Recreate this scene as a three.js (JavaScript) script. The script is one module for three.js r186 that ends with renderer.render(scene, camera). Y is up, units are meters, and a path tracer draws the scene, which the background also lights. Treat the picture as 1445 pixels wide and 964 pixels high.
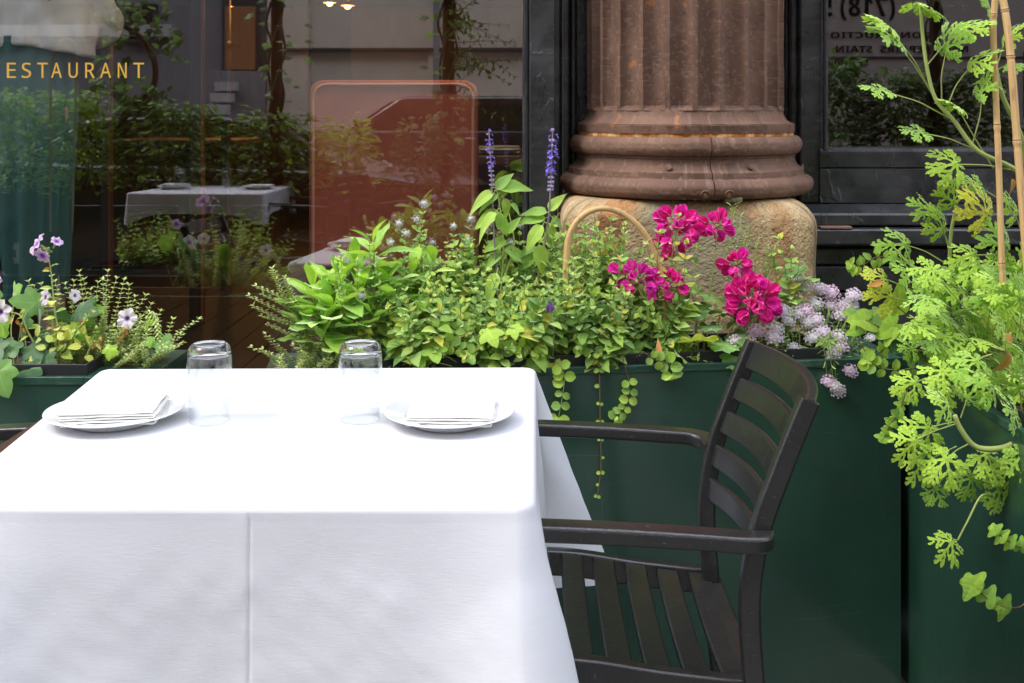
import * as THREE from 'three';
import { mergeGeometries, toCreasedNormals } from 'three/addons/utils/BufferGeometryUtils.js';
import { RoundedBoxGeometry } from 'three/addons/geometries/RoundedBoxGeometry.js';
import { TextGeometry } from 'three/addons/geometries/TextGeometry.js';
import { FontLoader } from 'three/addons/loaders/FontLoader.js';
import { createNoise3D } from 'simplex-noise';

// ---------------------------------------------------------------- camera, sky, sun, exposure
const scene = new THREE.Scene();
const EYE = 1.28, F = 1550, PX = 750, PY = 155;           // eye height; focal length and principal point in photograph pixels
const camera = new THREE.PerspectiveCamera(2 * Math.atan(482 / F) * 180 / Math.PI, 1445 / 964, 0.05, 300);
camera.position.set(0, EYE, 0);
camera.setViewOffset(1445, 964, 722.5 - PX, 482 - PY, 1445, 964);   // an upright camera with a shifted lens
camera.focus = 2.2; camera.userData.fStop = 11;
scene.add(camera);

const renderer = new THREE.WebGLRenderer({ antialias: true });
renderer.toneMapping = THREE.LinearToneMapping;
renderer.toneMappingExposure = 3.1;
renderer.shadowMap.enabled = true;

{ // overcast sky, brighter towards the zenith, faintly blue
  const W = 256, H = 128, data = new Float32Array(W * H * 4);
  for (let j = 0; j < H; j++) {
    const up = ((j + 0.5) / H - 0.5) * Math.PI, s = Math.max(0, Math.sin(up)), l = 1.5 * (1 + 3 * s) / 4;
    for (let i = 0; i < W; i++) {
      const o = (j * W + i) * 4;
      data[o] = l * 0.9; data[o + 1] = l * 0.97; data[o + 2] = l * 1.14; data[o + 3] = 1;
    }
  }
  const sky = new THREE.DataTexture(data, W, H, THREE.RGBAFormat, THREE.FloatType);
  sky.mapping = THREE.EquirectangularReflectionMapping; sky.magFilter = sky.minFilter = THREE.LinearFilter; sky.needsUpdate = true;
  scene.background = sky; scene.environment = sky;
}
const sun = new THREE.DirectionalLight(0xfff3e4, 0.9);
sun.position.set(-10, 13, 1.2); sun.target.position.set(0, 0.7, -2.6);
sun.castShadow = true; sun.shadow.radius = 45; sun.shadow.mapSize.set(2048, 2048);
Object.assign(sun.shadow.camera, { left: -8, right: 8, top: 8, bottom: -8, near: 0.5, far: 60 });
scene.add(sun, sun.target);

// ---------------------------------------------------------------- small tools
function mulberry(a) { return () => { a |= 0; a = a + 0x6D2B79F5 | 0; let t = Math.imul(a ^ a >>> 15, 1 | a); t = t + Math.imul(t ^ t >>> 7, 61 | t) ^ t; return ((t ^ t >>> 14) >>> 0) / 4294967296; }; }
let rnd = mulberry(7);
const reseed = (n) => { rnd = mulberry(n); };
const rr = (a, b) => a + (b - a) * rnd();
const pick = (a) => a[Math.floor(rnd() * a.length) % a.length];
const noise3 = createNoise3D(mulberry(11));
const V = (x, y, z) => new THREE.Vector3(x, y, z);
const at = (px, py, d) => V((px - PX) * d / F, EYE - (py - PY) * d / F, -d);     // where a photograph pixel lies at a given distance
const Xp = (px, d) => (px - PX) * d / F, Yp = (py, d) => EYE - (py - PY) * d / F;
const clamp = THREE.MathUtils.clamp, lerp = THREE.MathUtils.lerp, sstep = THREE.MathUtils.smoothstep;
const UP = V(0, 1, 0);

const taken = new Map();
function numbered(name) { const n = taken.get(name) ?? 0; taken.set(name, n + 1); return n ? name + '_' + String(n).padStart(3, '0') : name; }
function shade(o) { o.traverse((c) => { if (c.isMesh) { c.castShadow = true; c.receiveShadow = true; } }); return o; }
function thing(name, label, category, pos = V(0, 0, 0), group) {
  const o = new THREE.Group(); o.name = numbered(name); o.position.copy(pos);
  o.userData = { label, category }; if (group) o.userData.group = group;
  scene.add(o); return o;
}
function clean(g) {
  if (g.index) g = g.toNonIndexed();
  if (!g.attributes.normal) g.computeVertexNormals();
  if (!g.attributes.uv) g.setAttribute('uv', new THREE.BufferAttribute(new Float32Array(g.attributes.position.count * 2), 2));
  for (const k of Object.keys(g.attributes)) if (!['position', 'normal', 'uv'].includes(k)) g.deleteAttribute(k);
  g.morphAttributes = {}; return g;
}
const merge = (list) => list.length === 1 ? list[0] : mergeGeometries(list.map(clean));
function part(name, geo, mat, parent, props) {
  const m = new THREE.Mesh(Array.isArray(geo) ? merge(geo) : geo, mat); m.name = name; m.castShadow = m.receiveShadow = true;
  if (props) Object.assign(m.userData, props);
  if (parent) parent.add(m); return m;
}
function solo(name, geo, mat, label, category, group) {   // a thing that is one mesh
  const m = part(numbered(name), geo, mat, scene); m.userData = { label, category }; if (group) m.userData.group = group; return m;
}
function struct(name, geo, mat) { const m = part(numbered(name), geo, mat, scene); m.userData.kind = 'structure'; return m; }
function boxUV(g) {   // texture coordinates in metres, by the way each face points
  g = clean(g); const p = g.attributes.position, n = g.attributes.normal, uv = g.attributes.uv;
  for (let i = 0; i < p.count; i += 3) {
    let ax = 0, ay = 0, az = 0;
    for (let k = 0; k < 3; k++) { ax += n.getX(i + k); ay += n.getY(i + k); az += n.getZ(i + k); }
    ax = Math.abs(ax); ay = Math.abs(ay); az = Math.abs(az);
    for (let k = 0; k < 3; k++) {
      const x = p.getX(i + k), y = p.getY(i + k), z = p.getZ(i + k);
      if (az >= ax && az >= ay) uv.setXY(i + k, x, y); else if (ax >= ay) uv.setXY(i + k, z, y); else uv.setXY(i + k, x, z);
    }
  }
  return g;
}
function box(x0, x1, y0, y1, z0, z1, r = 0.003) {
  const w = x1 - x0, h = y1 - y0, d = z1 - z0, rad = Math.min(r, w / 2.1, h / 2.1, d / 2.1);
  const g = rad > 0 ? new RoundedBoxGeometry(w, h, d, 2, rad) : new THREE.BoxGeometry(w, h, d);
  g.translate((x0 + x1) / 2, (y0 + y1) / 2, (z0 + z1) / 2); return boxUV(g);
}
const pbox = (px0, px1, y0, y1, d, thick, r) => box(Xp(px0, d), Xp(px1, d), y0, y1, -d - thick, -d, r);   // pixel columns at its front face
function tube(pts, r0, r1, sides = 6, seg, round = true) {   // tapered tube through points
  const curve = pts.length === 2 ? new THREE.LineCurve3(pts[0], pts[1]) : new THREE.CatmullRomCurve3(pts, false, 'centripetal');
  const n = seg ?? Math.max(2, (pts.length - 1) * 4), pos = [], idx = [], uv = [];
  const rf = typeof r0 === 'function' ? r0 : (t) => lerp(r0, r1 ?? r0, t);
  let nrm = null, prev = null; const len = curve.getLength();
  for (let i = 0; i <= n; i++) {
    const t = i / n, c = curve.getPoint(t), tg = curve.getTangent(t).normalize();
    if (!nrm) { nrm = Math.abs(tg.y) < 0.9 ? V(0, 1, 0) : V(1, 0, 0); nrm.addScaledVector(tg, -nrm.dot(tg)).normalize(); }
    else { nrm.addScaledVector(tg, -nrm.dot(tg)).normalize(); }
    const b = V().crossVectors(tg, nrm), r = rf(t);
    for (let s = 0; s <= sides; s++) { const a = s / sides * Math.PI * 2, ca = Math.cos(a) * r, sa = Math.sin(a) * r; pos.push(c.x + nrm.x * ca + b.x * sa, c.y + nrm.y * ca + b.y * sa, c.z + nrm.z * ca + b.z * sa); uv.push(s / sides, t * len); }
    prev = tg;
  }
  const w = sides + 1;
  for (let i = 0; i < n; i++) for (let s = 0; s < sides; s++) { const a = i * w + s, b2 = a + w; idx.push(a, b2, a + 1, a + 1, b2, b2 + 1); }
  if (round) for (const [ring, dir] of [[0, 1], [n, -1]]) {
    const c = curve.getPoint(ring / n), k = pos.length / 3; pos.push(c.x, c.y, c.z); uv.push(0.5, ring / n * len);
    for (let s = 0; s < sides; s++) { const a = ring * w + s; dir > 0 ? idx.push(k, a, a + 1) : idx.push(k, a + 1, a); }
  }
  const g = new THREE.BufferGeometry(); g.setAttribute('position', new THREE.Float32BufferAttribute(pos, 3)); g.setAttribute('uv', new THREE.Float32BufferAttribute(uv, 2)); g.setIndex(idx); g.computeVertexNormals(); 
  return g;
}
// sheet of points f(i/nu, j/nv) -> Vector3
function sheet(nu, nv, f, uvf) {
  const pos = [], uv = [], idx = [];
  for (let j = 0; j <= nv; j++) for (let i = 0; i <= nu; i++) { const p = f(i / nu, j / nv); pos.push(p.x, p.y, p.z); const q = uvf ? uvf(i / nu, j / nv) : [i / nu, j / nv]; uv.push(q[0], q[1]); }
  for (let j = 0; j < nv; j++) for (let i = 0; i < nu; i++) { const a = j * (nu + 1) + i, b = a + nu + 1; idx.push(a, a + 1, b, a + 1, b + 1, b); }
  const g = new THREE.BufferGeometry(); g.setAttribute('position', new THREE.Float32BufferAttribute(pos, 3)); g.setAttribute('uv', new THREE.Float32BufferAttribute(uv, 2)); g.setIndex(idx); g.computeVertexNormals(); return g;
}
function xf(g, m) { return g.clone().applyMatrix4(m); }
function frameMatrix(pos, dir, up, s = 1, sx = s) {   // z along dir, y near up
  const z = dir.clone().normalize(), x = V().crossVectors(up, z); if (x.lengthSq() < 1e-6) x.set(1, 0, 0).addScaledVector(z, -z.x); x.normalize();
  const y = V().crossVectors(z, x); return new THREE.Matrix4().makeBasis(x.multiplyScalar(sx), y.multiplyScalar(s), z.multiplyScalar(s)).setPosition(pos);
}
function addAt(name, geo, mat, parent, m, props) { const o = part(name, geo, mat, parent, props); m.decompose(o.position, o.quaternion, o.scale); return o; }

// smooth closed surface of a signed distance function (surface nets)
function blob(f, lo, hi, cell) {
  const n = [0, 1, 2].map((k) => Math.ceil((hi.getComponent(k) - lo.getComponent(k)) / cell) + 1), N = n[0] * n[1] * n[2], val = new Float32Array(N);
  const id = (i, j, k) => (k * n[1] + j) * n[0] + i, P = V();
  for (let k = 0; k < n[2]; k++) for (let j = 0; j < n[1]; j++) for (let i = 0; i < n[0]; i++) val[id(i, j, k)] = f(P.set(lo.x + i * cell, lo.y + j * cell, lo.z + k * cell));
  const vert = new Int32Array(N).fill(-1), pos = [], idx = [];
  for (let k = 0; k < n[2] - 1; k++) for (let j = 0; j < n[1] - 1; j++) for (let i = 0; i < n[0] - 1; i++) {
    let c = 0, sx = 0, sy = 0, sz = 0;
    for (let e = 0; e < 12; e++) {
      const ax = e >> 2, o1 = e & 1, o2 = (e >> 1) & 1, a = [0, 0, 0]; a[(ax + 1) % 3] = o1; a[(ax + 2) % 3] = o2;
      const b = a.slice(); b[ax] = 1; const va = val[id(i + a[0], j + a[1], k + a[2])], vb = val[id(i + b[0], j + b[1], k + b[2])];
      if ((va < 0) !== (vb < 0)) { const t = va / (va - vb); sx += i + a[0] + (b[0] - a[0]) * t; sy += j + a[1] + (b[1] - a[1]) * t; sz += k + a[2] + (b[2] - a[2]) * t; c++; }
    }
    if (c) { vert[id(i, j, k)] = pos.length / 3; pos.push(lo.x + sx / c * cell, lo.y + sy / c * cell, lo.z + sz / c * cell); }
  }
  for (let k = 1; k < n[2] - 1; k++) for (let j = 1; j < n[1] - 1; j++) for (let i = 1; i < n[0] - 1; i++) {
    const v0 = val[id(i, j, k)];
    const quad = (a, b, c, d, flip) => { if (a < 0 || b < 0 || c < 0 || d < 0) return; flip ? idx.push(a, c, b, a, d, c) : idx.push(a, b, c, a, c, d); };
    if ((v0 < 0) !== (val[id(i + 1, j, k)] < 0)) quad(vert[id(i, j - 1, k - 1)], vert[id(i, j, k - 1)], vert[id(i, j, k)], vert[id(i, j - 1, k)], v0 >= 0);
    if ((v0 < 0) !== (val[id(i, j + 1, k)] < 0)) quad(vert[id(i - 1, j, k - 1)], vert[id(i - 1, j, k)], vert[id(i, j, k)], vert[id(i, j, k - 1)], v0 >= 0);
    if ((v0 < 0) !== (val[id(i, j, k + 1)] < 0)) quad(vert[id(i - 1, j - 1, k)], vert[id(i, j - 1, k)], vert[id(i, j, k)], vert[id(i - 1, j, k)], v0 >= 0);
  }
  const g = new THREE.BufferGeometry(); g.setAttribute('position', new THREE.Float32BufferAttribute(pos, 3)); g.setIndex(idx); g.computeVertexNormals(); return g;
}
const capsule = (p, a, b, ra, rb) => { const ab = b.clone().sub(a), t = clamp(p.clone().sub(a).dot(ab) / ab.lengthSq(), 0, 1); return p.distanceTo(ab.multiplyScalar(t).add(a)) - lerp(ra, rb, t); };
const smin = (a, b, k) => { const h = clamp(0.5 + 0.5 * (b - a) / k, 0, 1); return lerp(b, a, h) - k * h * (1 - h); };

// ---------------------------------------------------------------- computed textures
function perNoise(seed) {   // periodic value noise
  const r = mulberry(seed), T = new Float32Array(4096); for (let i = 0; i < 4096; i++) T[i] = r();
  return (x, y, per) => {
    const xi = Math.floor(x), yi = Math.floor(y), fx = x - xi, fy = y - yi, u = fx * fx * (3 - 2 * fx), v = fy * fy * (3 - 2 * fy);
    const h = (a, b) => T[(((a % per + per) % per) * 61 + ((b % per + per) % per) * 157) & 4095];
    return lerp(lerp(h(xi, yi), h(xi + 1, yi), u), lerp(h(xi, yi + 1), h(xi + 1, yi + 1), u), v);
  };
}
const pn = perNoise(5), pn2 = perNoise(23);
const fbm = (u, v, f, oct = 4, N = pn) => { let s = 0, a = 0.5, t = 0; for (let o = 0; o < oct; o++) { s += a * N(u * f, v * f, f); t += a; a *= 0.5; f *= 2; } return s / t; };
function tex(size, f, srgb = true, rx = 1, ry = 1) {
  const [w, h] = Array.isArray(size) ? size : [size, size], d = new Uint8Array(w * h * 4);
  for (let j = 0; j < h; j++) for (let i = 0; i < w; i++) {
    const c = f((i + 0.5) / w, (j + 0.5) / h), o = (j * w + i) * 4, rgb = typeof c === 'number' ? [c, c, c] : c;
    for (let k = 0; k < 3; k++) { let x = clamp(rgb[k], 0, 1); if (srgb) x = x <= 0.0031308 ? x * 12.92 : 1.055 * Math.pow(x, 1 / 2.4) - 0.055; d[o + k] = Math.round(x * 255); }
    d[o + 3] = 255;
  }
  const t = new THREE.DataTexture(d, w, h); t.wrapS = t.wrapT = THREE.RepeatWrapping; t.magFilter = THREE.LinearFilter; t.minFilter = THREE.LinearMipmapLinearFilter; t.generateMipmaps = true;
  if (srgb) t.colorSpace = THREE.SRGBColorSpace; t.repeat.set(rx, ry); t.needsUpdate = true; return t;
}
const mix3 = (a, b, t) => [lerp(a[0], b[0], t), lerp(a[1], b[1], t), lerp(a[2], b[2], t)];
const lin = (r, g, b) => new THREE.Color().setRGB(r, g, b);
const std = (o) => new THREE.MeshStandardMaterial(o), phy = (o) => new THREE.MeshPhysicalMaterial(o);
const M = {};
// cast iron, brown primer and rust
M.iron = phy({ metalness: 0.0, roughness: 0.72, specularIntensity: 0.6,
  map: tex(1024, (u, v) => {
    const a = fbm(u, v, 6, 5), b = fbm(u, v, 40, 3, pn2), c = fbm(u, v, 12, 5, pn2), st = fbm(u, v * 0.2, 24, 3);
    let col = mix3([0.12, 0.066, 0.044], [0.185, 0.104, 0.069], sstep(a * 0.85 + st * 0.15, 0.3, 0.7));
    col = mix3(col, [0.075, 0.053, 0.044], sstep(b * 0.75 + c * 0.25, 0.5, 0.85) * 0.5);
    col = mix3(col, [0.26, 0.17, 0.125], sstep(fbm(u, v, 140, 3), 0.5, 0.85) * 0.5);
    return mix3(col, [0.42, 0.16, 0.04], sstep(fbm(u, v, 30, 5) * 0.75 + a * 0.25, 0.7, 0.76) * 0.7);
  }, true, 1, 1),
  bumpMap: tex(1024, (u, v) => 0.5 + 0.5 * (fbm(u, v, 30, 4) - 0.5) - 0.8 * sstep(fbm(u, v, 90, 2, pn2), 0.72, 0.84), false), bumpScale: 0.0014 });
M.rust = std({ roughness: 0.9, map: tex(256, (u, v) => mix3([0.45, 0.15, 0.03], [0.75, 0.45, 0.18], sstep(fbm(u, v, 12, 4), 0.35, 0.65)), true, 6, 2), bumpMap: tex(256, (u, v) => fbm(u, v, 32, 3), false, 6, 2), bumpScale: 0.003 });
// sandstone with rust that ran down from the iron; uv spans the plinth
M.stone = std({ roughness: 0.92,
  map: tex(1024, (u, v) => {
    const a = fbm(u, v, 8, 5), g = fbm(u, v, 160, 2, pn2), w = fbm(u, v, 7, 4, pn2) - 0.5;
    let c = mix3([0.3, 0.212, 0.105], [0.46, 0.34, 0.185], sstep(a, 0.3, 0.7));
    c = mix3(c, [0.2, 0.145, 0.08], sstep(g, 0.5, 0.8) * 0.75);
    const streak = (u0, wd, top, bot, k) => { const e = Math.exp(-(((u - u0 + w * 0.09) / wd) ** 2)); return k * sstep(e + (fbm(u, v * 0.35, 48, 3) - 0.5) * 0.9, 0.45, 0.75) * sstep(v + w * 0.25, bot, bot + 0.14); };
    let s = Math.max(streak(0.27, 0.07, 1, 0.5, 1), streak(0.13, 0.05, 1, 0.62, 0.5), streak(0.78, 0.07, 1, 0.62, 0.5), streak(0.67, 0.035, 1, 0.66, 0.5));
    c = mix3(c, [0.36, 0.16, 0.05], s * 0.8);
    c = mix3(c, [0.17, 0.075, 0.03], s * sstep(fbm(u, v, 20, 3), 0.45, 0.6) * sstep(v + w * 0.2, 0.6, 0.9) * 0.8);
    c = mix3(c, [0.25, 0.235, 0.15], sstep(fbm(u, v, 5, 4, pn2) + Math.exp(-(((u - 0.52) / 0.13) ** 2)) * 0.35, 0.62, 0.8) * 0.7);
    return c;
  }), bumpMap: tex(1024, (u, v) => fbm(u, v, 60, 4) * 0.6 + 0.4 * fbm(u, v * 1.6, 16, 3, pn2) - 0.4 * sstep(fbm(u, v, 110, 2), 0.7, 0.85) + 0.45 * fbm(u, v, 150, 2, pn2), false), bumpScale: 0.0045 });
// black gloss paint, many coats, some grey dust and chips
const paintBump = tex(1024, (u, v) => fbm(u * 0.35, v, 40, 3) * 0.25 + fbm(u, v, 10, 4, pn2) * 0.5 + 0.35 * sstep(fbm(u, v * 0.4, 28, 4), 0.62, 0.7), false, 1.4, 1.4);
M.black = std({ roughness: 0.42, map: tex(1024, (u, v) => {
  const a = fbm(u, v, 9, 5), s = fbm(u, v, 120, 2, pn2);
  let c = mix3([0.02, 0.0205, 0.0215], [0.042, 0.042, 0.044], sstep(a, 0.35, 0.7));
  c = mix3(c, [0.08, 0.078, 0.075], sstep(s, 0.84, 0.9) * 0.5);
  return mix3(c, [0.05, 0.045, 0.04], sstep(fbm(u, v * 0.5, 30, 4, pn2), 0.7, 0.76) * 0.4);
}, true, 1.4, 1.4), bumpMap: paintBump, bumpScale: 0.004,
  roughnessMap: tex(512, (u, v) => 0.65 + 0.7 * (fbm(u, v, 14, 4) - 0.35), false, 1.4, 1.4) });
M.chip = std({ color: lin(0.28, 0.16, 0.1), roughness: 0.9 });
// dark green gloss paint on sheet boards, dust specks, fine scratches
const scratches = (() => {
  const r = mulberry(99), W = 1024, a = new Float32Array(W * W);
  for (let n = 0; n < 26; n++) { let x = r() * W, y = r() * W, an = (r() - 0.5) * 0.5 + (r() < 0.15 ? 1.5 : 0), L = 40 + r() * 240, k = 0.15 + r() * 0.4; for (let s = 0; s < L; s++) { x += Math.cos(an); y += Math.sin(an); an += (r() - 0.5) * 0.02; a[((y & 1023) * W) + (x & 1023)] = k; } }
  for (let n = 0; n < 500; n++) { const x = r() * W | 0, y = r() * W | 0; a[y * W + x] = 0.2 + 0.5 * r(); }
  return (u, v) => a[(Math.floor(v * W) & 1023) * W + (Math.floor(u * W) & 1023)];
})();
M.green = phy({ roughness: 0.36, clearcoat: 1, clearcoatRoughness: 0.14, map: tex(1024, (u, v) => {
  const a = fbm(u, v, 5, 4), b = fbm(u, v * 0.3, 60, 3, pn2);
  let c = mix3([0.009, 0.04, 0.025], [0.014, 0.054, 0.034], sstep(a, 0.3, 0.7));
  c = mix3(c, [0.03, 0.055, 0.042], sstep(b, 0.6, 0.85) * 0.25);
  return mix3(c, [0.13, 0.17, 0.14], scratches(u, v) * 0.8);
}, true, 1, 1), bumpMap: tex(512, (u, v) => fbm(u, v * 0.25, 80, 3) * 0.4 + fbm(u, v, 4, 3, pn2), false, 1, 1), bumpScale: 0.0008 });
M.greenTop = std({ roughness: 0.4, map: tex(512, (u, v) => { const a = fbm(u, v * 0.25, 40, 4), d = fbm(u, v, 20, 4, pn2); return mix3(mix3([0.012, 0.045, 0.03], [0.024, 0.075, 0.046], a), [0.14, 0.17, 0.13], sstep(d, 0.55, 0.85) * 0.35); }, true, 2, 2), bumpMap: tex(512, (u, v) => fbm(u * 0.2, v, 90, 3), false, 2, 2), bumpScale: 0.001 });
M.liner = std({ color: lin(0.014, 0.014, 0.016), roughness: 0.5 });
M.soil = std({ roughness: 1, map: tex(256, (u, v) => mix3([0.02, 0.013, 0.009], [0.08, 0.05, 0.03], sstep(fbm(u, v, 32, 3), 0.4, 0.8)), true, 3, 3), bumpMap: tex(256, (u, v) => fbm(u, v, 32, 3), false, 3, 3), bumpScale: 0.012 });
// table linen
const weave = tex(1024, (u, v) => 0.5 + 0.2 * Math.sin(v * Math.PI * 2 * 128) * (0.5 + fbm(u, v, 64, 2)) + 0.1 * Math.sin(u * Math.PI * 2 * 150) + 0.55 * (fbm(u * 0.12, v, 128, 2, pn2) - 0.5), false, 6, 6);
M.cloth = std({ roughness: 0.95, map: tex(512, (u, v) => { const a = fbm(u * 0.1, v, 128, 2, pn2), s = fbm(u, v, 6, 3); const k = 0.655 + 0.02 * (a - 0.5) + 0.015 * (s - 0.5); return [k * 0.965, k * 0.975, k * 1.02]; }, true, 3, 3), bumpMap: weave, bumpScale: 0.00016 });
M.napkin = std({ color: lin(0.82, 0.81, 0.78), roughness: 0.95, bumpMap: weave, bumpScale: 0.0003 });
M.china = phy({ color: lin(0.8, 0.81, 0.8), roughness: 0.16, clearcoat: 0.5, clearcoatRoughness: 0.05 });
M.glass = phy({ color: lin(1, 1, 1), transmission: 1, thickness: 0.01, roughness: 0, ior: 1.5, attenuationColor: lin(0.9, 0.96, 0.95), attenuationDistance: 0.3 });
M.window = phy({ color: lin(0.97, 0.985, 0.975), transmission: 1, thickness: 0, roughness: 0, ior: 2.75, specularIntensity: 1 });
M.tumblerWall = phy({ color: lin(0.95, 0.965, 0.965), transmission: 1, thickness: 0, roughness: 0, ior: 1.75 });
M.pane = phy({ color: lin(0.8, 0.85, 0.85), transmission: 1, thickness: 0, roughness: 0, ior: 1.6 });
M.resin = phy({ clearcoat: 0.45, clearcoatRoughness: 0.2, roughness: 0.36, map: tex(512, (u, v) => { const s = fbm(u, v, 150, 2, pn2), a = fbm(u, v, 8, 3); return mix3(mix3([0.01, 0.0095, 0.0091], [0.0165, 0.0157, 0.015], a), [0.16, 0.15, 0.14], sstep(s, 0.82, 0.9) * 0.6); }, true, 3, 3), bumpMap: tex(512, (u, v) => fbm(u, v, 150, 2), false, 3, 3), bumpScale: 0.0005 });
const bambooTex = tex([256, 512], (u, v) => { const a = fbm(u, v * 0.15, 24, 3), b = fbm(u, v, 8, 4, pn2); return mix3(mix3([0.42, 0.25, 0.09], [0.62, 0.42, 0.19], a), [0.24, 0.13, 0.05], sstep(b, 0.6, 0.8) * 0.6); }, true, 1, 3);
M.bamboo = std({ roughness: 0.5, map: bambooTex });
M.gold = std({ color: lin(0.85, 0.52, 0.09), metalness: 0.35, roughness: 0.42 });
M.steel = std({ color: lin(0.5, 0.5, 0.5), metalness: 1, roughness: 0.35 });
// ================================================================ ground and street

function wpart(name, geo, mat, parent, props) {   // geometry given in world coordinates, parent not turned
  const m = part(name, geo, mat, parent, props); let p = parent; const off = V();
  while (p && p !== scene) { off.add(p.position); p = p.parent; }
  m.geometry = m.geometry.clone().translate(-off.x, -off.y, -off.z); return m;
}
M.asphalt = std({ roughness: 0.95, map: tex(512, (u, v) => { const k = 0.05 + 0.05 * (fbm(u, v, 64, 3) - 0.4) + 0.02 * fbm(u, v, 4, 3, pn2); return [k, k, k * 1.03]; }, true, 0.5, 0.5) });
M.concrete = std({ roughness: 0.9, map: tex(512, (u, v) => { const k = 0.17 + 0.08 * (fbm(u, v, 10, 5) - 0.5) + 0.08 * (fbm(u, v, 128, 2, pn2) - 0.5); return [k, k * 0.98, k * 0.93]; }, true, 0.7, 0.7) });
struct('road', boxUV(new THREE.PlaneGeometry(240, 240).rotateX(-Math.PI / 2).translate(0, -0.22, 0)), M.asphalt);
{
  const walk = struct('sidewalk', box(-30, 30, -0.3, -0.086, -3.0, 2.2, 0.01), std({ color: lin(0.12, 0.115, 0.11), roughness: 1 }));
  for (let i = -4; i < 4; i++) for (let j = 0; j < 4; j++) wpart('slab', box(i * 1.53 + 0.005, (i + 1) * 1.53 - 0.005, -0.1, -0.08, -2.98 + j * 1.53, Math.min(2.19, -2.98 + (j + 1) * 1.53 - 0.01), 0.006), M.concrete, walk);
  const kerb = struct('kerb', box(-30, 30, -0.3, -0.076, 2.203, 2.38, 0.02), M.concrete);
  struct('far_sidewalk', box(-30, 30, -0.3, -0.08, 13.2, 17, 0.02), M.concrete);
}

// ================================================================ the restaurant building
const GZ = 3.03;                                        // distance of the window glass
const shop = thing('restaurant_building', 'black painted shopfront with large windows around a rusty column', 'building', V(0, 0, -GZ));
const S = (name, geo, mat = M.black, props) => wpart(name, geo, mat, shop, props);
// upper storeys and party walls: they keep the sky off the pavement
const brick = std({ roughness: 0.9, map: tex(256, (u, v) => mix3([0.2, 0.1, 0.07], [0.3, 0.17, 0.12], fbm(u, v, 32, 3)), true, 1, 1) });
S('wall', [box(-30, 30, 3.35, 22, -4.0, -3.25, 0), box(-30, -3.6, -0.1, 3.35, -4.0, -3.2, 0), box(3.4, 30, -0.1, 3.35, -4.0, -3.2, 0)], brick);
S('fascia', box(-3.6, 3.4, 2.8, 3.35, -3.6, -2.85, 0.01));
S('cornice', box(-30, 30, 3.35, 3.55, -3.25, -2.75, 0.02));
// left window
const xL = Xp(738, 2.99);
S('bottom_rail', box(-3.5, xL + 0.02, 0.02, 0.28, -3.1, -2.97, 0.006));
S('corner_post', box(-3.6, -3.45, 0.02, 2.8, -3.2, -2.95, 0.01));
{ // jamb between the left window and the column: bead, flat board, ribs, deep recess
  const bead = tube([V(Xp(742.5, 2.985), 0.28, -2.985), V(Xp(742.5, 2.985), 2.8, -2.985)], 0.0105, 0.0105, 12, 4);
  S('window_bead', bead);
  S('jamb', [pbox(747, 783, 0.02, 2.8, 2.965, 0.14, 0.005)]);
  S('moulding', [pbox(780, 791, 0.02, 2.8, 3.19, 0.12, 0.006)]); S('moulding', [pbox(793, 804, 0.02, 2.8, 3.17, 0.15, 0.008)]);
  S('moulding', [pbox(805.5, 813, 0.02, 2.8, 3.19, 0.13, 0.006)]);
  S('recess_board', [pbox(812.5, 846, 0.02, 2.8, 3.24, 0.12, 0.004)]);
  S('recess_board', [pbox(776, 1125, 0.02, 2.8, 3.37, 0.1, 0.004)]);
  S('recess_board', [pbox(1086, 1107, 0.02, 2.8, 3.24, 0.12, 0.004)]);
  S('moulding', [pbox(1107.5, 1113.5, 0.02, 2.8, 3.2, 0.12, 0.006)]); S('moulding', [pbox(1115, 1127, 0.02, 2.8, 3.175, 0.14, 0.009)]);
  S('jamb', [pbox(1129, 1161, Yp(287, 3.145), 2.8, 3.145, 0.15, 0.006)]);
}
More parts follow.
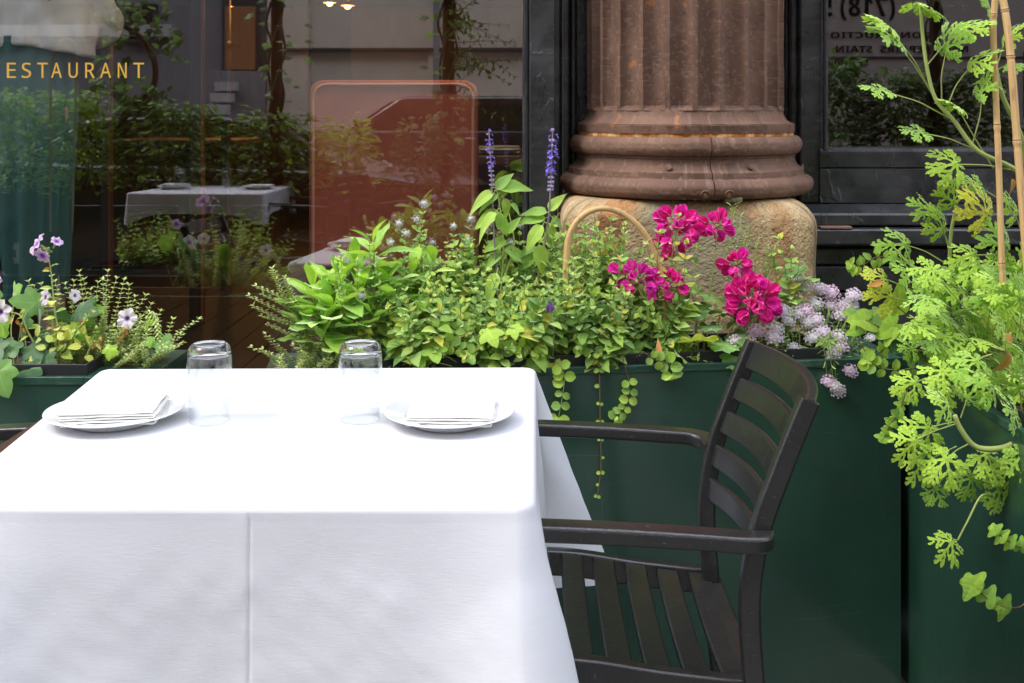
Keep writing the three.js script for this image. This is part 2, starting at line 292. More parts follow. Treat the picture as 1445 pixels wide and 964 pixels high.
// right window: bead, sloping sill, panel, plinth boards
const xR = Xp(1168, 3.150);
S('window_bead', tube([V(Xp(1164.5, 3.135), Yp(211, 3.135), -3.135), V(Xp(1164.5, 3.135), 2.8, -3.135)], 0.008, 0.008, 12, 4));
{
  const prof = (pts) => { const s = new THREE.Shape(); pts.forEach(([py, d], i) => { const y = Yp(py, d); i ? s.lineTo(d, y) : s.moveTo(d, y); }); const g = new THREE.ExtrudeGeometry(s, { depth: 2.7, bevelEnabled: false, curveSegments: 1 }); g.rotateY(Math.PI / 2); return g; };
  // profile drawn in (distance, height): after the turn, x of the shape runs along -z
  const run = (name, px, pts) => { const g = prof(pts); g.translate(Xp(px, 3.110), 0, 0); S(name, boxUV(g)); };
  run('sill', 1160, [[206, 3.220], [208, 3.190], [210, 3.135], [214, 3.126], [217, 3.126], [236, 3.132], [240, 3.220]]);
  run('panel', 1160.5, [[238, 3.220], [237.5, 3.136], [239, 3.132], [286, 3.132], [287.5, 3.135], [288, 3.220]]);
  run('base_board', 1136, [[286.5, 3.220], [288, 3.130], [301, 3.065], [304, 3.060], [317, 3.060], [319, 3.065], [321, 3.220]]);
  run('base_board', 1136, [[320, 3.220], [321, 3.060], [323.5, 3.032], [326, 3.028], [344, 3.028], [347, 3.036], [349, 3.220]]);
  run('base_board', 1136, [[350, 3.220], [350, 3.070], [352, 3.065], [372, 3.065], [374, 3.070], [374, 3.220]]);
  run('base_board', 1136, [[376, 3.220], [376, 3.050], [378, 3.042], [409, 3.042], [411, 3.050], [411, 3.220]]);
  run('base_board', 1136, [[413, 3.220], [413, 3.045], [415, 3.040], [700, 3.040], [700, 3.220]]);
  // bare wood where the paint has peeled along the ledge
  S('paint_chip', box(Xp(1157, 3.040), Xp(1201, 3.040), Yp(321.8, 3.040), Yp(319.6, 3.040), -3.090, -3.028, 0), M.chip);
  S('paint_chip', box(Xp(1131.5, 3.120), Xp(1134, 3.120), Yp(252, 3.120), Yp(232, 3.120), -3.130, -3.118, 0), M.chip);
}
// glass
const HINGE = V(-0.8, 0, -GZ), TURN = -0.02;            // the left pane stands a little askew in its frame
function paneGeo(w, h) { return new THREE.PlaneGeometry(w, h); }
{
  const w = xL + 0.02 + 3.5, p = part('window_pane', paneGeo(w, 2.52), M.window, shop);
  p.position.set((xL + 0.02 - 3.5) / 2 + 0, 1.54, 0); p.position.z = -(p.position.x - HINGE.x) * Math.sin(TURN); p.rotation.y = TURN; shop.userData.pane = p;
  const q = part('window_pane', paneGeo(2.4, 1.7), M.window, shop); q.position.set(xR - 0.02 + 1.2, Yp(209, 3.16) - 0.01 + 0.85, GZ - 3.19);
}
const NRM = V(Math.sin(TURN), 0, Math.cos(TURN));
function mirrorAt(px, py, d, right = false) {           // where a thing must stand for its reflection to be seen at a photograph pixel
  const p = at(px, py, d), n = right ? V(0, 0, 1) : NRM, k = p.clone().sub(HINGE).dot(n); return p.addScaledVector(n, -2 * k);
}
{ // gilt letters on the glass
  const font = await new FontLoader().loadAsync('fonts/droid/droid_sans_regular.typeface.json');
  const list = [['R', -17, 13], ['E', 10, 12.5], ['S', 31, 13], ['T', 53, 14.5], ['A', 72.5, 15], ['U', 97, 13], ['R', 120.5, 13.5], ['A', 141.5, 15.5], ['N', 166.5, 12.5], ['T', 188.5, 15]];
  const pane = shop.userData.pane; pane.updateWorldMatrix(true, false); const inv = pane.matrixWorld.clone().invert();
  delete shop.userData.pane;
  const hit = (px, py) => { const o = V(0, EYE, 0), d = at(px, py, 1).sub(o), k = HINGE.clone().sub(o).dot(NRM) / d.dot(NRM); return o.addScaledVector(d, k).applyMatrix4(inv); };
  for (const [ch, x, w] of list) {
    const g = new TextGeometry(ch, { font, size: 1, depth: 0.02, curveSegments: 6 }); g.computeBoundingBox(); const b = g.boundingBox;
    const a = hit(x, 110), c = hit(x + w, 88.5);
    g.translate(-b.min.x, -b.min.y, 0).scale((c.x - a.x) / (b.max.x - b.min.x), (c.y - a.y) / (b.max.y - b.min.y), 0.05).translate(a.x, a.y, 0.0012);
    part('letter', g, M.gold, pane);
  }
}

// ================================================================ inside the restaurant, floor 33 cm above the pavement
const FLR = 0.33;
M.woodDark = std({ roughness: 0.45, map: tex([256, 512], (u, v) => mix3([0.035, 0.016, 0.01], [0.075, 0.034, 0.019], fbm(u, v * 0.1, 32, 4)), true, 1, 1) });
M.floorWood = [0, 1, 2].map((k) => std({ roughness: 0.65, color: lin(1 - 0.2 * k, 1 - 0.22 * k, 1 - 0.22 * k), map: tex([256, 512], (u, v) => mix3([0.016, 0.0088, 0.0068], [0.028, 0.0145, 0.0105], fbm(u, v * 0.08, 32, 4)), true, 4, 0.7) }));
M.wallIn = std({ color: lin(0.045, 0.038, 0.033), roughness: 0.9 });
{
  const f = struct('dining_floor', box(-7, 6, 0.1, FLR - 0.02, -11, -3.12, 0), M.woodDark);
  for (let i = 0; i < 46; i++) { const x = -6 + i * 0.13; wpart('plank', boxUV(box(x, x + 0.127, FLR - 0.02, FLR + rr(-0.001, 0.001), -10.9, -3.15, 0.002)), pick(M.floorWood), f); }
  S('inner_wall', [box(-7.2, 6.2, FLR, 3.3, -11.2, -11, 0), box(-7.2, -7, FLR, 3.3, -11, -3.2, 0), box(6, 6.2, FLR, 3.3, -11, -3.2, 0)], M.wallIn);
  S('ceiling', box(-7.2, 6.2, 3.3, 3.34, -11.2, -3.26, 0), M.wallIn);
  S('back_panel', [box(-5, -2.2, FLR, 2.3, -10.98, -10.9, 0.01), box(-1.8, 2.5, FLR, 2.3, -10.98, -10.9, 0.01)], M.woodDark);
}
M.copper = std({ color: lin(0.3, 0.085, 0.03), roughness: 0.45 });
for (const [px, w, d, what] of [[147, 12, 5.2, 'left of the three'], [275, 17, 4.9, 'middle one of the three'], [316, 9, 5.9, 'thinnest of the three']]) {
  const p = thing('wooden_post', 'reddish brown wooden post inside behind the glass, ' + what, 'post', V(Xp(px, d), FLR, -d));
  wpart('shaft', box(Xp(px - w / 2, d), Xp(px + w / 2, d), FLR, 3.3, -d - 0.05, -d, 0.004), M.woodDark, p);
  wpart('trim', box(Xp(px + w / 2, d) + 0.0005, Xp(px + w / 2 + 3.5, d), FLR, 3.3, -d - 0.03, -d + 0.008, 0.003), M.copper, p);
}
M.velvet = std({ roughness: 0.9, map: tex(256, (u, v) => mix3([0.36, 0.085, 0.05], [0.46, 0.12, 0.07], fbm(u, v, 16, 4)), true, 1, 1) });
M.piping = std({ color: lin(0.62, 0.3, 0.2), roughness: 0.7 });
function velvetChair(x, d, turn, label) {
  const t = thing('dining_chair', label, 'chair', V(x, FLR, -d), 'velvet dining chairs inside'); t.rotation.y = turn;
  const rs = (w, h, r) => { const s = new THREE.Shape(); s.moveTo(-w / 2, 0); s.lineTo(w / 2, 0); s.lineTo(w / 2, h - r); s.quadraticCurveTo(w / 2, h, w / 2 - r, h); s.lineTo(-w / 2 + r, h); s.quadraticCurveTo(-w / 2, h, -w / 2, h - r); s.closePath(); return s; };
  const back = new THREE.ExtrudeGeometry(rs(0.61, 0.68, 0.05), { depth: 0.07, bevelEnabled: true, bevelSize: 0.012, bevelThickness: 0.012, bevelSegments: 3 }); back.translate(0, 0.37, 0);
  const b = part('backrest', boxUV(back), M.velvet, t);
  const o = [], w = 0.3, h = 0.675; for (let i = 0; i <= 40; i++) { const k = i / 40; let px, py; if (k < 0.35) { px = -w; py = lerp(0, h - 0.05, k / 0.35); } else if (k < 0.4) { const a = (k - 0.35) / 0.05 * Math.PI / 2; px = -w + 0.05 - 0.05 * Math.cos(a); py = h - 0.05 + 0.05 * Math.sin(a); } else if (k < 0.6) { px = lerp(-w + 0.05, w - 0.05, (k - 0.4) / 0.2); py = h; } else if (k < 0.65) { const a = (k - 0.6) / 0.05 * Math.PI / 2; px = w - 0.05 + 0.05 * Math.sin(a); py = h - 0.05 + 0.05 * Math.cos(a); } else { px = w; py = lerp(h - 0.05, 0, (k - 0.65) / 0.35); } o.push(V(px, py + 0.37, 0.084)); }
  part('piping', tube(o, 0.006, 0.006, 6, 80), M.piping, b);
  part('seat', new RoundedBoxGeometry(0.58, 0.12, 0.56, 3, 0.04).translate(0, 0.43, -0.3), M.velvet, t);
  for (const [sx, sz] of [[-1, 0.03], [1, 0.03], [-1, -0.52], [1, -0.52]]) part('leg', tube([V(sx * 0.25, 0.38, sz), V(sx * 0.255, 0, sz)], 0.024, 0.016, 8), M.woodDark, t);
  return t;
}
velvetChair(Xp(558.5, 4.2), 4.2, 0, 'terracotta velvet high-backed chair seen through the window, nearest the glass');
function innerTable(x, d, w, dp, label) {
  const t = thing('wooden_table', label, 'table', V(x, FLR, -d));
  part('tabletop', box(-w / 2, w / 2, 0.715, 0.755, -dp / 2, dp / 2, 0.006), std({ color: lin(0.1, 0.048, 0.026), roughness: 0.5 }), t);
  part('pedestal', [box(-0.04, 0.04, 0.03, 0.715, -0.04, 0.04, 0.004), box(-0.25, 0.25, 0, 0.03, -0.2, 0.2, 0.01)], M.woodDark, t); return t;
}
const inT = innerTable(Xp(640, 4.95), 4.95, 0.9, 0.6, 'brown wooden table inside the window, beside the terracotta chair');
innerTable(Xp(262, 7.4), 7.4, 0.85, 0.7, 'far wooden table with a pale edge behind the wooden posts');
// pendant lamps
M.bulb = std({ color: lin(1, 0.7, 0.35), emissive: lin(1, 0.6, 0.22), emissiveIntensity: 2.2 });
M.shadeIn = std({ color: lin(0.1, 0.06, 0.035), roughness: 0.5, side: THREE.DoubleSide });
for (const [px, py, d, w, l] of [[465, 4, 8.2, 18, 'lit from inside, left of a close pair'], [490.5, 8, 7.9, 19, 'lit from inside, right of a close pair'], [324, 9, 8.6, 9, 'small and dim, near the top edge of the window']]) {
  const c = at(px, py, d), t = thing('pendant_lamp', 'warm pendant lamp inside the restaurant, ' + l, 'lamp', c.clone(), 'pendant lamps inside');
  const r = w * d / F / 2;
  part('shade', new THREE.LatheGeometry([[0.2, 1.0], [0.45, 0.9], [0.8, 0.45], [1, 0]].map(([a, b]) => new THREE.Vector2(a * r, b * r * 0.7)), 20), M.shadeIn, t);
  part('bulb', new THREE.SphereGeometry(r * 0.55, 14, 10), M.bulb, t);
  part('cord', tube([V(0, r * 0.68, 0), V(0, 3.3 - c.y, 0)], 0.004, 0.004, 5), M.shadeIn, t);
  const L = new THREE.PointLight(0xffb060, 0.5); L.castShadow = true; L.shadow.radius = 2; t.add(L); L.position.y = -r * 0.1;
}
// ceiling lights by the window, out of frame: they light the person and the chair
M.disc = std({ color: lin(1, 0.9, 0.78), emissive: lin(1, 0.88, 0.7), emissiveIntensity: 2 });
for (const [x, z, k, wh] of [[-1.5, -3.32, 17, 'between the person and the glass'], [-0.2, -3.7, 3.3, 'above the terracotta chair'], [-2.6, -6.6, 0.4, 'deep in the room']]) {
  const t = thing('ceiling_light', 'round recessed ceiling light inside the restaurant, ' + wh, 'lamp', V(x, 3.27, z), 'recessed ceiling lights inside');
  part('rim', new THREE.CylinderGeometry(0.11, 0.11, 0.03, 24).translate(0, 0.012, 0), M.steel, t);
  part('lamp_disc', new THREE.CylinderGeometry(0.09, 0.09, 0.008, 24).translate(0, -0.009, 0), M.disc, t);
  const L = new THREE.SpotLight(0xffe6c8, k, 0, z > -3.5 ? 0.3 : 0.9, 0.7); L.position.set(0, -0.03, 0); L.target.position.set(z > -3.5 ? -0.25 : 0, -3, z > -3.5 ? -0.72 : 0); L.castShadow = true; L.shadow.radius = 4; t.add(L, L.target);
}

// ================================================================ cast-iron column on its stone plinth
const COL = V(Xp(966, 3.13), 0, -3.13), KC = 3.13 / F;
const column = thing('iron_column', 'rusty brown fluted cast-iron column on a stone plinth', 'column', V(COL.x, 1.048, COL.z)); column.scale.y = 3.13 / 3.24;
{
  const R = 137 * KC, NF = 24, y0 = 1.278 - 1.04, y1 = 3.0 - 1.04, cols = [], off = -2.2 * Math.PI / 180;
  for (let f = 0; f < NF; f++) for (const s of [-1.2, -1.0, -0.97, -0.88, -0.7, -0.4, 0, 0.4, 0.7, 0.88, 0.97, 1.0]) cols.push([(f + 0.5 + s / 2 / 1.2) / NF * Math.PI * 2 + off, Math.abs(s) <= 1 ? Math.sqrt(Math.max(0, 1 - s * s)) : 0]);
  cols.push([cols[0][0] + Math.PI * 2, cols[0][1]]);
  const rows = [0, 0.004, 0.008, 0.014, 0.03, 0.06]; for (let i = 1; i <= 40; i++) rows.push(0.06 + (y1 - y0 - 0.06) * i / 40);
  const g = sheet(cols.length - 1, rows.length - 1, (u, v) => {
    const [a, dep] = cols[Math.round(u * (cols.length - 1))], h = rows[Math.round(v * (rows.length - 1))], y = y0 + h;
    const end = sstep(h, 0.002, 0.014);
    const r = R - 0.028 * dep * end + 0.0018 * noise3(Math.sin(a) * 9, y * 7, Math.cos(a) * 9) + 0.001 * noise3(Math.sin(a) * 40, y * 30, Math.cos(a) * 40);
    return V(Math.sin(a) * r, y, Math.cos(a) * r);
  }, (u, v) => { const a = cols[Math.round(u * (cols.length - 1))][0]; return [a * R, y0 + rows[Math.round(v * (rows.length - 1))]]; });
  part('shaft', toCreasedNormals(g, 0.42), M.iron, column);
  const lathe = (pts, p0 = 0, pl = Math.PI * 2, segs = 140, amp = 0.0012) => {
    const sp = []; for (let i = 0; i < pts.length - 1; i++) { sp.push(pts[i]); } sp.push(pts[pts.length - 1]);
    const gg = new THREE.LatheGeometry(sp.map(([r, y]) => new THREE.Vector2(r, y - 1.04)), segs, p0, pl), p = gg.attributes.position, uv = gg.attributes.uv;
    for (let i = 0; i < p.count; i++) { const x = p.getX(i), y = p.getY(i), z = p.getZ(i), r = Math.hypot(x, z), k = 1 + amp / r * (noise3(x * 8, y * 8, z * 8) + 0.7 * noise3(x * 30, y * 30, z * 30)); p.setXYZ(i, x * k, y + amp * 0.7 * noise3(x * 12, y * 12 + 5, z * 12), z * k); uv.setXY(i, Math.atan2(x, z) * 0.33, y + r); }
    gg.computeVertexNormals(); return toCreasedNormals(gg, 0.6);
  };
  const arc = (cx, cy, rx, ry, a0, a1, n = 10) => Array.from({ length: n + 1 }, (_, i) => { const a = lerp(a0, a1, i / n); return [cx + rx * Math.cos(a), cy + ry * Math.sin(a)]; });
  const H = Math.PI / 2;
  // flare and square-edged ring above the gap
  part('collar', lathe([[0.2, 1.2165], [151 * KC, 1.2165], [151.3 * KC, 1.219], [151.5 * KC, 1.238], [150.5 * KC, 1.2395], ...arc(151 * KC, 1.279, 14.6 * KC, 0.038, -H, -Math.PI, 8), [R - 0.002, 1.281], [R - 0.03, 1.281]].map((q) => q)), M.iron, column);
  part('rust_seam', lathe([[0.2, 1.206], [149 * KC, 1.206], [149.6 * KC, 1.211], [149 * KC, 1.217], [0.2, 1.217]], 0, Math.PI * 2, 160, 0.003), M.rust, column);
  const prof = [[0.2, 1.042], [164 * KC, 1.042], ...arc(164 * KC, 1.0685, 12.5 * KC, 0.0265, -H, H, 12), [163.4 * KC, 1.0955], [163 * KC, 1.0965], [162.8 * KC, 1.1125], [161 * KC, 1.114],
    ...arc(163 * KC, 1.146, 12 * KC, 0.031, -H, -Math.PI, 7).slice(1), [151 * KC, 1.1475], [152.5 * KC, 1.1495], [153 * KC, 1.1535], ...arc(152 * KC, 1.1805, 9.4 * KC, 0.0262, -H, H, 12), [0.2, 1.2067]];
  const seam = Math.asin((979 - 966) / 170), gap = 0.0032;
  for (const [p0, l] of [[seam + gap, Math.PI - gap * 2], [seam + Math.PI + gap, Math.PI - gap * 2]]) {
    const half = part('base_half', lathe(prof, p0, l, 90), M.iron, column);
    // slotted screw in the hollow moulding and a bolt in a recessed hole by the seam
    const right = p0 < 1, px = right ? 1028 : 926.5, a = Math.asin((px - 966) / 151), r = 0.3215;
    const s = addAt('screw', [new THREE.CylinderGeometry(0.0085, 0.0085, 0.005, 20).rotateX(H), box(-0.008, 0.008, -0.0012, 0.0012, 0.0026, 0.0032, 0)], M.iron, half, frameMatrix(V(Math.sin(a) * r, 1.128 - 1.04, Math.cos(a) * r), V(Math.sin(a), 0.45, Math.cos(a)), V(0.4, 1, 0)));
    const bp = right ? 998 : 967.5, b = Math.asin((bp - 966) / 176), rb = 175.2 * KC;
    addAt('bolt_hole', new THREE.TorusGeometry(0.0095, 0.0028, 8, 24), M.iron, half, frameMatrix(V(Math.sin(b) * rb, 1.0585 - 1.04, Math.cos(b) * rb), V(Math.sin(b), -0.35, Math.cos(b)), UP));
    addAt('bolt', new THREE.CylinderGeometry(0.006, 0.0075, 0.006, 6).rotateX(H), M.rust, half, frameMatrix(V(Math.sin(b) * (rb - 0.001), 1.0585 - 1.04, Math.cos(b) * (rb - 0.001)), V(Math.sin(b), -0.35, Math.cos(b)), UP));
  }
  part('base_core', new THREE.CylinderGeometry(0.29, 0.29, 0.15, 48).translate(0, 1.13 - 1.04, 0), M.liner, column);
}
{ // the stone
  const cx = Xp(973.5, 2.8), hw = 181.5 * 2.8 / F, cz = -2.8 - hw, top = 1.047;
  const t = thing('stone_plinth', 'weathered tan stone plinth with rust stains under the iron column', 'plinth', V(cx, 0, cz));
  const ys = [0, 0.3, 0.5]; for (let i = 0; i <= 26; i++) ys.push(0.62 + (top - 0.62) * (1 - (1 - i / 26) ** 1.6));
  const per = 30;   // points per side
  const g = sheet(per * 4, ys.length, (u, v) => {
    const j = Math.round(v * ys.length); let y = j < ys.length ? ys[j] : top, a = u * 4, side = Math.floor(a) % 4, k = (a - Math.floor(a)) * 2 - 1; if (u === 1) { side = 3; k = 1; }
    const q = clamp((y - (top - 0.06)) / 0.06, 0, 1), inset = 0.05 * (1 - Math.sqrt(1 - q * q)), s = j < ys.length ? hw - inset : 0.24;
    k = Math.sign(k) * (1 - (1 - Math.abs(k)) ** 1.5); const c = 0.022 + 0.07 * q;                    // corners rounder towards the shoulder
    let x = k * s, z = s; const e = s - c; if (Math.abs(x) > e) { const f = (Math.abs(x) - e) / c * Math.PI / 4; x = Math.sign(x) * (e + c * Math.sin(f)); z = e + c * Math.cos(f); }
    const r = side * Math.PI / 2, X = x * Math.cos(r) + z * Math.sin(r), Z = -x * Math.sin(r) + z * Math.cos(r);
    const d = 0.0025 * noise3(X * 7, y * 7, Z * 7) + 0.0012 * noise3(X * 28, y * 40, Z * 28);
    return V(X + Math.sign(X) * d * 0.7, y, Z + Math.sign(Z) * d);
  }, (u, v) => { const j = Math.round(v * ys.length), y = j < ys.length ? ys[j] : top; const a = (u * 4) % 1; return [a, clamp((y - 0.38) / 0.68, 0, 1)]; });
  part('block', g, M.stone, t);
  M.mortar = std({ color: lin(0.17, 0.17, 0.09), roughness: 0.95, bumpMap: M.soil.bumpMap, bumpScale: 0.006 });
  const m = (p0, p1, y0, y1, zz, seed) => { const s = new THREE.Shape(), n = 24; for (let i = 0; i <= n; i++) { const x = lerp(p0, p1, i / n), y = y1 + 2.2 * noise3(i * 0.5, seed, 0) * (i % n ? 1 : 0); i ? s.lineTo(Xp(x, zz), Yp(y, zz)) : s.moveTo(Xp(x, zz), Yp(y, zz)); } s.lineTo(Xp(p1, zz), Yp(y0, zz)); s.lineTo(Xp(p0, zz), Yp(y0, zz)); const g2 = new THREE.ExtrudeGeometry(s, { depth: 0.022, bevelEnabled: true, bevelSize: 0.003, bevelThickness: 0.003, bevelSegments: 2 }); g2.translate(0, 0, -zz - 0.019); return g2; };
  wpart('mortar_patch', m(964, 1014, 272, 280, 2.795, 3), M.mortar, t); wpart('mortar_patch', m(1024, 1046, 280, 283.5, 2.797, 8), M.mortar, t);
}

// ================================================================ the laid table
const TY = 0.75;
function onTable(px, py, y = TY) { const d = (EYE - y) * F / (py - PY); return V(Xp(px, d), y, -d); }
function clothGeo(corners, seed, creaseX, flares, hang = 0.37) {
  const N = corners.length, rc = 0.03, P = [];
  const dirOf = (i) => { const a = corners[i], b = corners[(i + 1) % N]; return V(b.x - a.x, 0, b.z - a.z); };
  const nOf = (i) => { const d = dirOf(i).normalize(); return V(-d.z, 0, d.x).negate(); };   // outward for corners listed clockwise seen from above
  let along = 0;
  for (let i = 0; i < N; i++) {
    const a = corners[i], b = corners[(i + 1) % N], d = dirOf(i), len = d.length(); d.normalize(); const n = nOf(i), n2 = nOf((i + 1) % N);
    const s = []; for (let k = 0; k <= 56; k++) s.push(rc + (len - 2 * rc) * k / 56);
    if (i === 2 && creaseX !== null) { const c = Math.abs(creaseX - a.x) / Math.abs(d.x); for (const e of [-0.012, -0.007, -0.004, -0.002, 0, 0.002, 0.004, 0.007, 0.012]) s.push(c + e); s.sort((x, y) => x - y); }
    for (const t of s) P.push({ x: a.x + d.x * t, z: a.z + d.z * t, n: n.clone(), s: along + t, e: t < len / 2 ? t : len - t, c: t < len / 2 ? i : (i + 1) % N, side: i });
    const ce = V(b.x, 0, b.z).addScaledVector(d, -rc).addScaledVector(n, -rc);
    for (let k = 1; k < 12; k++) { const q = n.clone().lerp(n2, k / 12).normalize(); P.push({ x: ce.x + q.x * rc, z: ce.z + q.z * rc, n: q, s: along + len - rc + rc * 1.5 * k / 12, e: 0, c: (i + 1) % N, side: i }); }
    along += len;
  }
  const rings = []; rings.push([-0.012, 0]); const er = 0.012; for (let k = 1; k <= 5; k++) { const a = k / 5 * Math.PI / 2; rings.push([-er + er * Math.sin(a), -er + er * Math.cos(a)]); } rings[0] = [-er, 0];
  const drops = 34, pos = [], uv = [], idx = [], M0 = P.length;
  const total = rings.length + drops;
  const cx0 = corners.reduce((s, c) => s + c.x, 0) / N, cz0 = corners.reduce((s, c) => s + c.z, 0) / N, inner = [0.06, 0.2, 0.36, 0.52, 0.68, 0.82, 0.92, 0.965, 0.985];
  for (const k of inner) for (const p of P) { const X = cx0 + (p.x - p.n.x * er - cx0) * k, Z = cz0 + (p.z - p.n.z * er - cz0) * k; pos.push(X, TY + 0.0009 * (noise3(X * 6, Z * 6, seed) - 0.3) * (1 - k), Z); uv.push(X, Z); }
  for (let r = 0; r < total; r++) for (const p of P) {
    let o, y, sd = 0;
    if (r < rings.length) { [o, y] = rings[r]; }
    else {
      const c = Math.exp(-((p.e / 0.13) ** 2)), k = (r - rings.length + 1) / drops, D = hang + 0.07 * c + 0.006 * noise3(p.s * 3, seed, 7); sd = k * D;
      const fl = lerp(0.035, flares[p.c], c * c * 0.6 + c * 0.4), env = sstep(sd, 0, 0.12);
      const fold = 0.009 * (1 - c) * env * Math.sin(p.s * 17 + 2 * noise3(p.s * 2, 0, seed)) * (p.side === 2 ? 0.25 : 1);
      const wr = (0.0026 * noise3(p.s * 3.4 + sd * 2, sd * 3.2, seed) + 0.0009 * noise3(p.s * 14 - sd * 9, sd * 10, seed + 3) + 0.0004 * noise3(p.s * 22 + sd * 22, sd * 20, seed + 5)) * env;
      o = fl * sd + fold + wr; y = -er - sd * (1 - 0.12 * fl);
      if (p.side === 2 && creaseX !== null) { const x = p.x - creaseX; o -= 0.0016 * Math.exp(-((x / 0.003) ** 2)); o += x < 0 ? 0.001 * Math.exp(x / 0.014) : 0; }
    }
    pos.push(p.x + p.n.x * o, TY + y, p.z + p.n.z * o); uv.push(...(r < rings.length ? [p.x + p.n.x * o, p.z + p.n.z * o] : [p.s, -sd]));
  }
  for (let r = 0; r < total + inner.length - 1; r++) for (let i = 0; i < M0; i++) { const a = r * M0 + i, b = r * M0 + (i + 1) % M0, c = a + M0, d = b + M0; if ((i + 1) % M0) idx.push(a, b, c, b, d, c); else idx.push(a, b, c, b, d, c); }
  const ctr = pos.length / 3; pos.push(cx0, TY, cz0); uv.push(cx0, cz0);
  for (let i = 0; i < M0; i++) idx.push(ctr, (i + 1) % M0, i);
  const g = new THREE.BufferGeometry(); g.setAttribute('position', new THREE.Float32BufferAttribute(pos, 3)); g.setAttribute('uv', new THREE.Float32BufferAttribute(uv, 2)); g.setIndex(idx); g.computeVertexNormals();
  return g;
}
const TC = [onTable(142, 519.5), onTable(757, 517), onTable(757, 713), onTable(-97, 712)];   // back left, back right, front right, front left
{
  const c = V((TC[0].x + TC[2].x) / 2, 0, (TC[0].z + TC[2].z) / 2);
  const t = thing('cafe_table', 'square table under the white cloth beside the long green planter', 'table', c);
  const w = 0.38;
  wpart('tabletop', box(TC[0].x + 0.03, TC[1].x - 0.02, 0.71, TY - 0.004, TC[0].z + 0.02, TC[3].z - 0.02, 0.01), M.woodDark, t);
  for (const [sx, sz] of [[-1, -1], [1, -1], [-1, 1], [1, 1]]) wpart('leg', box(c.x + sx * 0.33 - 0.025, c.x + sx * 0.33 + 0.025, -0.08, 0.71, c.z + sz * 0.31 - 0.025, c.z + sz * 0.31 + 0.025, 0.006), std({ color: lin(0.2, 0.12, 0.06), roughness: 0.5 }), t);
}
const cloth = solo('tablecloth', clothGeo(TC, 3, Xp(352, 1.475), [0.4, 0.36, 0.24, 0.35]), M.cloth, 'white linen tablecloth hanging over the nearest table, pressed crease down its front', 'tablecloth');
M.cloth.side = THREE.DoubleSide;

function plateGeo(R) {
  const q = [[0, 0.004], [R * 0.56, 0.004], [R * 0.6, 0.0055], [R * 0.66, 0.011], [R * 0.7, 0.0135], [R * 0.97, 0.0215], [R * 0.992, 0.022], [R, 0.0206], [R * 0.985, 0.019], [R * 0.72, 0.0095], [R * 0.64, 0.003], [R * 0.6, 0], [R * 0.56, 0], [R * 0.54, 0.0018], [0, 0.0018]];
  const c = new THREE.CatmullRomCurve3(q.map(([x, y]) => V(x, y, 0)), false, 'centripetal').getPoints(90);
  return new THREE.LatheGeometry(c.map((p) => new THREE.Vector2(Math.max(0, p.x), p.y)).reverse(), 72);
}
function napkinGeo(w, dp, layers, seed) {   // a cloth folded back and forth: its fold lines show at the front
  const th = 0.0029, gap = 0.0049, path = [];
  for (let l = 0; l < layers; l++) {
    const y = th / 2 + l * gap, L = w / 2 - th * 0.4 - (l % 2 ? 0.002 : 0) * (1 + noise3(l, seed, 0)), dir = l % 2 ? -1 : 1, n = 18;
    for (let i = 0; i <= n; i++) { const x = dir * lerp(-L, L, i / n); path.push([x, y + 0.0009 * noise3(x * 20, l * 3.3, seed)]); }
    if (l < layers - 1) { const r = gap / 2; for (let i = 1; i < 6; i++) { const a = -Math.PI / 2 + Math.PI * i / 6; path.push([dir * (L + r * Math.cos(a)), y + r + r * Math.sin(a)]); } }
  }
  const a = [], b = [];
  for (let i = 0; i < path.length; i++) { const p = path[Math.max(0, i - 1)], q = path[Math.min(path.length - 1, i + 1)], dx = q[0] - p[0], dy = q[1] - p[1], l = Math.hypot(dx, dy) || 1; a.push([path[i][0] - dy / l * th / 2, path[i][1] + dx / l * th / 2]); b.push([path[i][0] + dy / l * th / 2, path[i][1] - dx / l * th / 2]); }
  const ring = [...a, ...b.reverse()], n = ring.length, dz = 12;
  const g = sheet(n, dz, (u, v) => { const k = Math.round(u * n) % n, [x, y] = ring[k], z = lerp(-dp / 2, dp / 2, v), e = Math.abs(v - 0.5) * 2; return V(x * (1 - 0.012 * e ** 6) + 0.002 * noise3(z * 20, seed, y * 90), y * (1 - 0.05 * e ** 4), z + 0.0022 * noise3(y * 160, x * 6, seed) * (v > 0.5 ? 1 : -1)); }, (u, v) => [u * 0.8, v * dp]);
  // end faces follow the fold lines
  const caps = []; for (const v of [0, 1]) { const pos = [], id = []; for (let i = 0; i < path.length; i++) for (const s of [a[i], ring[n - 1 - i]]) { const z = lerp(-dp / 2, dp / 2, v); pos.push(s[0] * 0.988 + 0.002 * noise3(z * 20, seed, s[1] * 90), s[1] * 0.95, z + 0.0022 * noise3(s[1] * 160, s[0] * 6, seed) * (v > 0.5 ? 1 : -1)); } for (let i = 0; i < path.length - 1; i++) { const k = i * 2; v ? id.push(k, k + 1, k + 2, k + 2, k + 1, k + 3) : id.push(k, k + 2, k + 1, k + 2, k + 3, k + 1); } const c = new THREE.BufferGeometry(); c.setAttribute('position', new THREE.Float32BufferAttribute(pos, 3)); c.setIndex(id); c.computeVertexNormals(); caps.push(c); }
  return merge([g, ...caps]);
}
M.napkin.side = THREE.DoubleSide;
M.hem = std({ color: lin(0.5, 0.38, 0.26), roughness: 0.95 });
